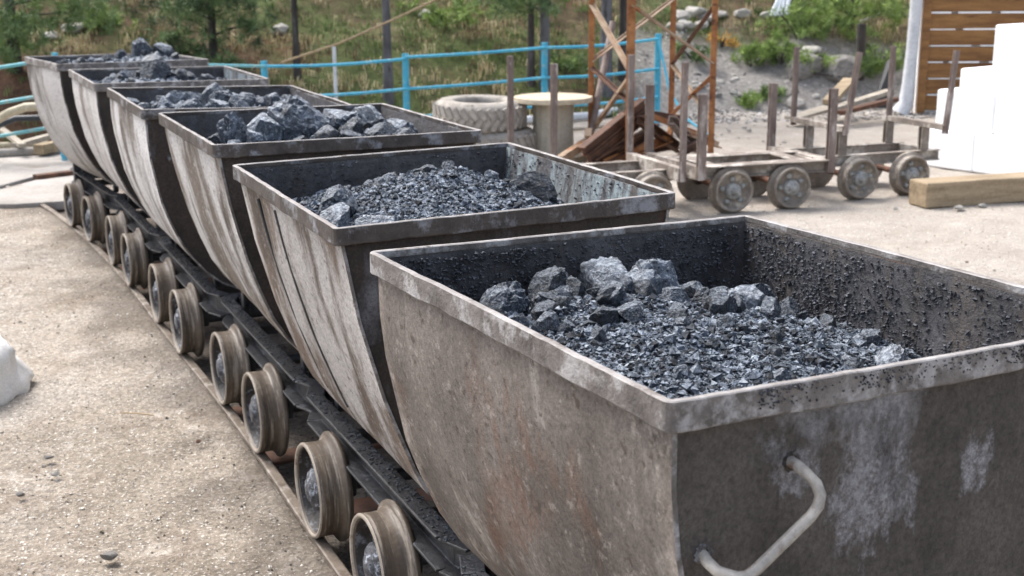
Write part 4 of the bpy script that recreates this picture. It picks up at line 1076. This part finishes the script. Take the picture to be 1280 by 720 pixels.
bush(705, 92, .5, .16, MX, 'low green clump behind the blue fence right of the tall post', q, 24)
bush(868, 78, .5, .22, MX, 'green clump between the right tower legs', q, 30)
bush(560, 30, 1.2, .22, BR, 'low wide bright green ground bush high on the slope', q, 60)
bush(130, 38, .5, .26, BR, 'small bright bush above the farthest cart', q, 40)
bush(900, 62, .4, .2, ['leaf_yellow', 'straw'], 'small orange yellow leafed plant right of the tower', q, 22, dens=16)
bush(300, 110, .8, .4, GR, 'dark green bush behind the fence post next to the fourth cart', q, 50)
bush(230, 85, .7, .45, GR, 'dark green bush at the foot of the left pine', q, 60)

def pine(ub, vb, h_, r0, clusters, mats, label, bark='bark', lean=(0, 0), q=random.Random(6), extra=8, base=None):
    """clusters: (dx, dy, z, radius, count) relative to the base, plus a crown above the picture"""
    p = base or march(ub, vb); p.z -= .05
    root = empty('pine_tree', p); tag(root, label, 'tree', 'young pine trees on the hillside')
    m = MB(); n_ = 8
    pts = [(lean[0]*k/n_ + .03*noise.noise(Vector((k, ub, 0))), lean[1]*k/n_, h_*k/n_) for k in range(n_+1)]
    m.tube(pts, [r0*(1.25 if k == 0 else 1 - .8*k/n_) for k in range(n_+1)], 10)
    cl = list(clusters)
    for k in range(extra):
        z = h_*(.45 + .55*k/extra); rr_ = (1.15 - .9*k/extra); a = k*2.4
        cl.append((math.cos(a)*rr_*.6, math.sin(a)*rr_*.6, z, .45*rr_+.12, 26))
    mc = MB()
    for (dx, dy, z, rr_, cnt) in cl:
        ax = lean[0]*z/h_; ay = lean[1]*z/h_
        m.tube([(ax, ay, max(.1, z-.12)), (ax+dx*.5, ay+dy*.5, z-.03), (ax+dx, ay+dy, z)], [.018, .012, .005], 5)
        for k in range(cnt):
            c = Vector((ax+dx, ay+dy, z)) + Vector((q.gauss(0, 1), q.gauss(0, 1), q.gauss(0, .55)))*rr_*.5
            clump(mc, c, .06, 34, q, 0 if q.random() < .7 else 1, .10, .006)
    m.build('trunk', bark, root); mc.build('crown', mats, root)
pine(268, 84, 3.6, .055, [(-.35, -.2, .75, .5, 50), (.05, -.3, .95, .4, 40), (.45, -.1, .55, .38, 34), (.3, -.3, .9, .35, 30)], ['needle_green', 'needle_dark'], 'young pine with dark low branches behind the farthest carts')
pine(372, 100, 4.5, .045, [], GR, 'thin bare pine trunk between the two left fence posts')
pine(486, 128, 5.0, .06, [], GR, 'slim grey pine trunk behind the fence left of the middle blue post', 'bark_grey')
pine(664, 106, 5.0, .05, [], GR, 'slim dark pine trunk just left of the tall blue post')
pine(681, 112, 5.2, .07, [(-.5, -.3, 1.15, .35, 30), (-.1, -.3, 1.25, .4, 30)], ['needle_green', 'grass_green'], 'pine trunk rising right behind the tall blue post', 'bark_grey')
pine(757, 118, 5.5, .085, [], GR, 'thick grey trunk seen between the left and near tower legs', 'bark_grey')
pine(778, 100, 5.5, .06, [], GR, 'dark slim trunk just left of the near tower leg')
pine(20, 90, 4.0, .07, [(-.3, -.3, .55, .5, 55), (.3, -.3, .60, .5, 60), (.8, -.2, .75, .45, 45), (.0, -.4, .3, .4, 34), (1.0, 0, .95, .3, 20)], ['needle_green', 'grass_green'], 'bushy green pine in the upper left corner of the hillside')
pine(1062, 42, 3.4, .05, [(-.5, -.3, .45, .45, 50), (.1, -.4, .5, .5, 55), (.5, -.3, .4, .45, 45), (-.2, -.4, .2, .4, 36)], ['needle_bright', 'grass_green'], 'bright green young pine left of the plank shed')
# charred stump post
p = march(1073, 100); m = MB(); m.tube([(0, 0, -.1), (.01, 0, .35), (.0, 0, .75)], [.075, .065, .06], 10); o = m.build('stump', 'bark', loc=p); tag(o, 'dark upright tree stump behind the raised stakes', 'stump')
# boulders on the slope
def boulder(u, v, s, mt, label, group=None, sq=(1.2, 1, .7)):
    p = march(u, v); me = rocky(int(u*3+v), 3, 8, .10); me.name = 'boulder'; me.materials.append(MAT[mt]); o = bpy.data.objects.new('boulder', me); col.objects.link(o)
    o.location = p + Vector((0, 0, s*.15)); o.scale = (s*sq[0]*.6, s*sq[1]*.6, s*sq[2]*.6); o.rotation_euler = (0, 0, u); tag(o, label, 'boulder', group)
boulder(1010, 68, .32, 'rock_pale', 'pale pointed boulder among the green bushes', sq=(1.2, 1, .55))
boulder(1003, 92, .5, 'rock_grey', 'broad grey boulder under the bushes at the top of the scree')
boulder(1050, 94, .5, 'rock_grey', 'grey boulder right of the broad one, beside the stump')
boulder(994, 132, .25, 'rock_pale', 'small pale boulder at the scree foot by the back stake')
for (u, v, s) in [(850, 25, .25), (868, 20, .3), (858, 34, .22), (882, 27, .25), (876, 36, .2), (900, 22, .2), (930, 20, .22), (845, 36, .2), (958, 22, .2), (92, 40, .25), (66, 48, .18), (350, 42, .25), (25, 52, .15), (530, 22, .2), (1180, 30, .2)]:
    boulder(u, v, s, 'rock_pale', 'pale rubble stone lying on the upper hillside', 'pale stones on the upper hillside')
q = random.Random(13)
for k in range(40):
    u, v = q.uniform(840, 1060), q.uniform(92, 134); boulder(u, v, q.uniform(.05, .13), q.choice(('rock_grey', 'rock_pale')), 'small stone on the grey scree bank', 'small stones on the scree bank')
# little waterfall in a dark cleft
p = march(975, 22); m = MB()
for k in range(9):
    x0 = q.uniform(-.10, .10); m.tube([(x0*.7 + .30, .55, .62), (x0 + .16, .25, .40), (x0 + .06, .1, .2), (x0*1.4, -.02, .0)], [.02, .028, .024, .04], 6)
tag(m.build('waterfall', 'water_white', loc=p + Vector((0, 0, .02))), kind='structure')
# boards, dark panel and twigs near the shed
def dboard(P_, y0, Q_, y1, w_, t_, mt, label, name='plank', cat='plank'):
    m = MB(); m.beam(dp(*P_, y0), dp(*Q_, y1), sect(w_, t_)); tag(fixn(m.build(name, mt, bevel=.004)), label, cat)
dboard((1042, 136), 15.2, (1112, 114), 15.9, .12, .05, 'plank_grey', 'grey plank leaning beside the shed corner')
dboard((1050, 141), 15.0, (1120, 124), 15.6, .10, .05, 'rust_dark', 'dark brown plank under the grey leaning plank')
dboard((1036, 128), 15.6, (1062, 100), 16.3, .16, .06, 'timber', 'split yellow board pointing up behind the raised stakes')
dboard((990, 148), 15.1, (1060, 128), 15.8, .22, .04, 'plank_grey', 'wide flat grey board at the edge of the yard', )
m = MB(); a = [gp(1090, 137, 0), gp(1120, 133, 0)]; y0 = a[0].y
P4 = [dp(1092, 135, y0), dp(1116, 135, y0), dp(1117, 70, y0+.4), dp(1108, 78, y0+.4)]
m.add(P4 + [p + Vector((0, .03, 0)) for p in P4], [(0, 1, 2, 3), (7, 6, 5, 4), (0, 4, 5, 1), (1, 5, 6, 2), (2, 6, 7, 3), (3, 7, 4, 0)]); tag(fixn(m.build('dark_panel', 'dark_board')), 'black panel leaning against the white shed post', 'panel')
m = MB(); m.tube([march(985, 90)+Vector((0, 0, .05)), march(1020, 97)+Vector((0, -.1, .06)), march(1046, 102)+Vector((0, -.1, .08)), march(1090, 95)+Vector((0, 0, .1))], .02, 6); tag(m.build('branch', 'bark'), 'thin dark branch lying across the top of the scree', 'branch')
m = MB(); m.tube([march(1060, 34)+Vector((0, -.6, .1)), march(1085, 26)+Vector((0, -.6, .12)), march(1122, 25)+Vector((0, -.6, .1))], .016, 6); tag(m.build('branch', 'rock_pale'), 'pale bare branch reaching the shed post', 'branch')
# loose dust-pale debris near the scrap heap
q = random.Random(19)
for k in range(26):
    u, v = q.uniform(880, 990), q.uniform(150, 185); stone(u, v, q.uniform(.02, .06), 'rock_pale', 'small pale rubble piece on the ground behind the trucks', (1, 1, .5), 0, 'stone', 'pale rubble behind the trucks')
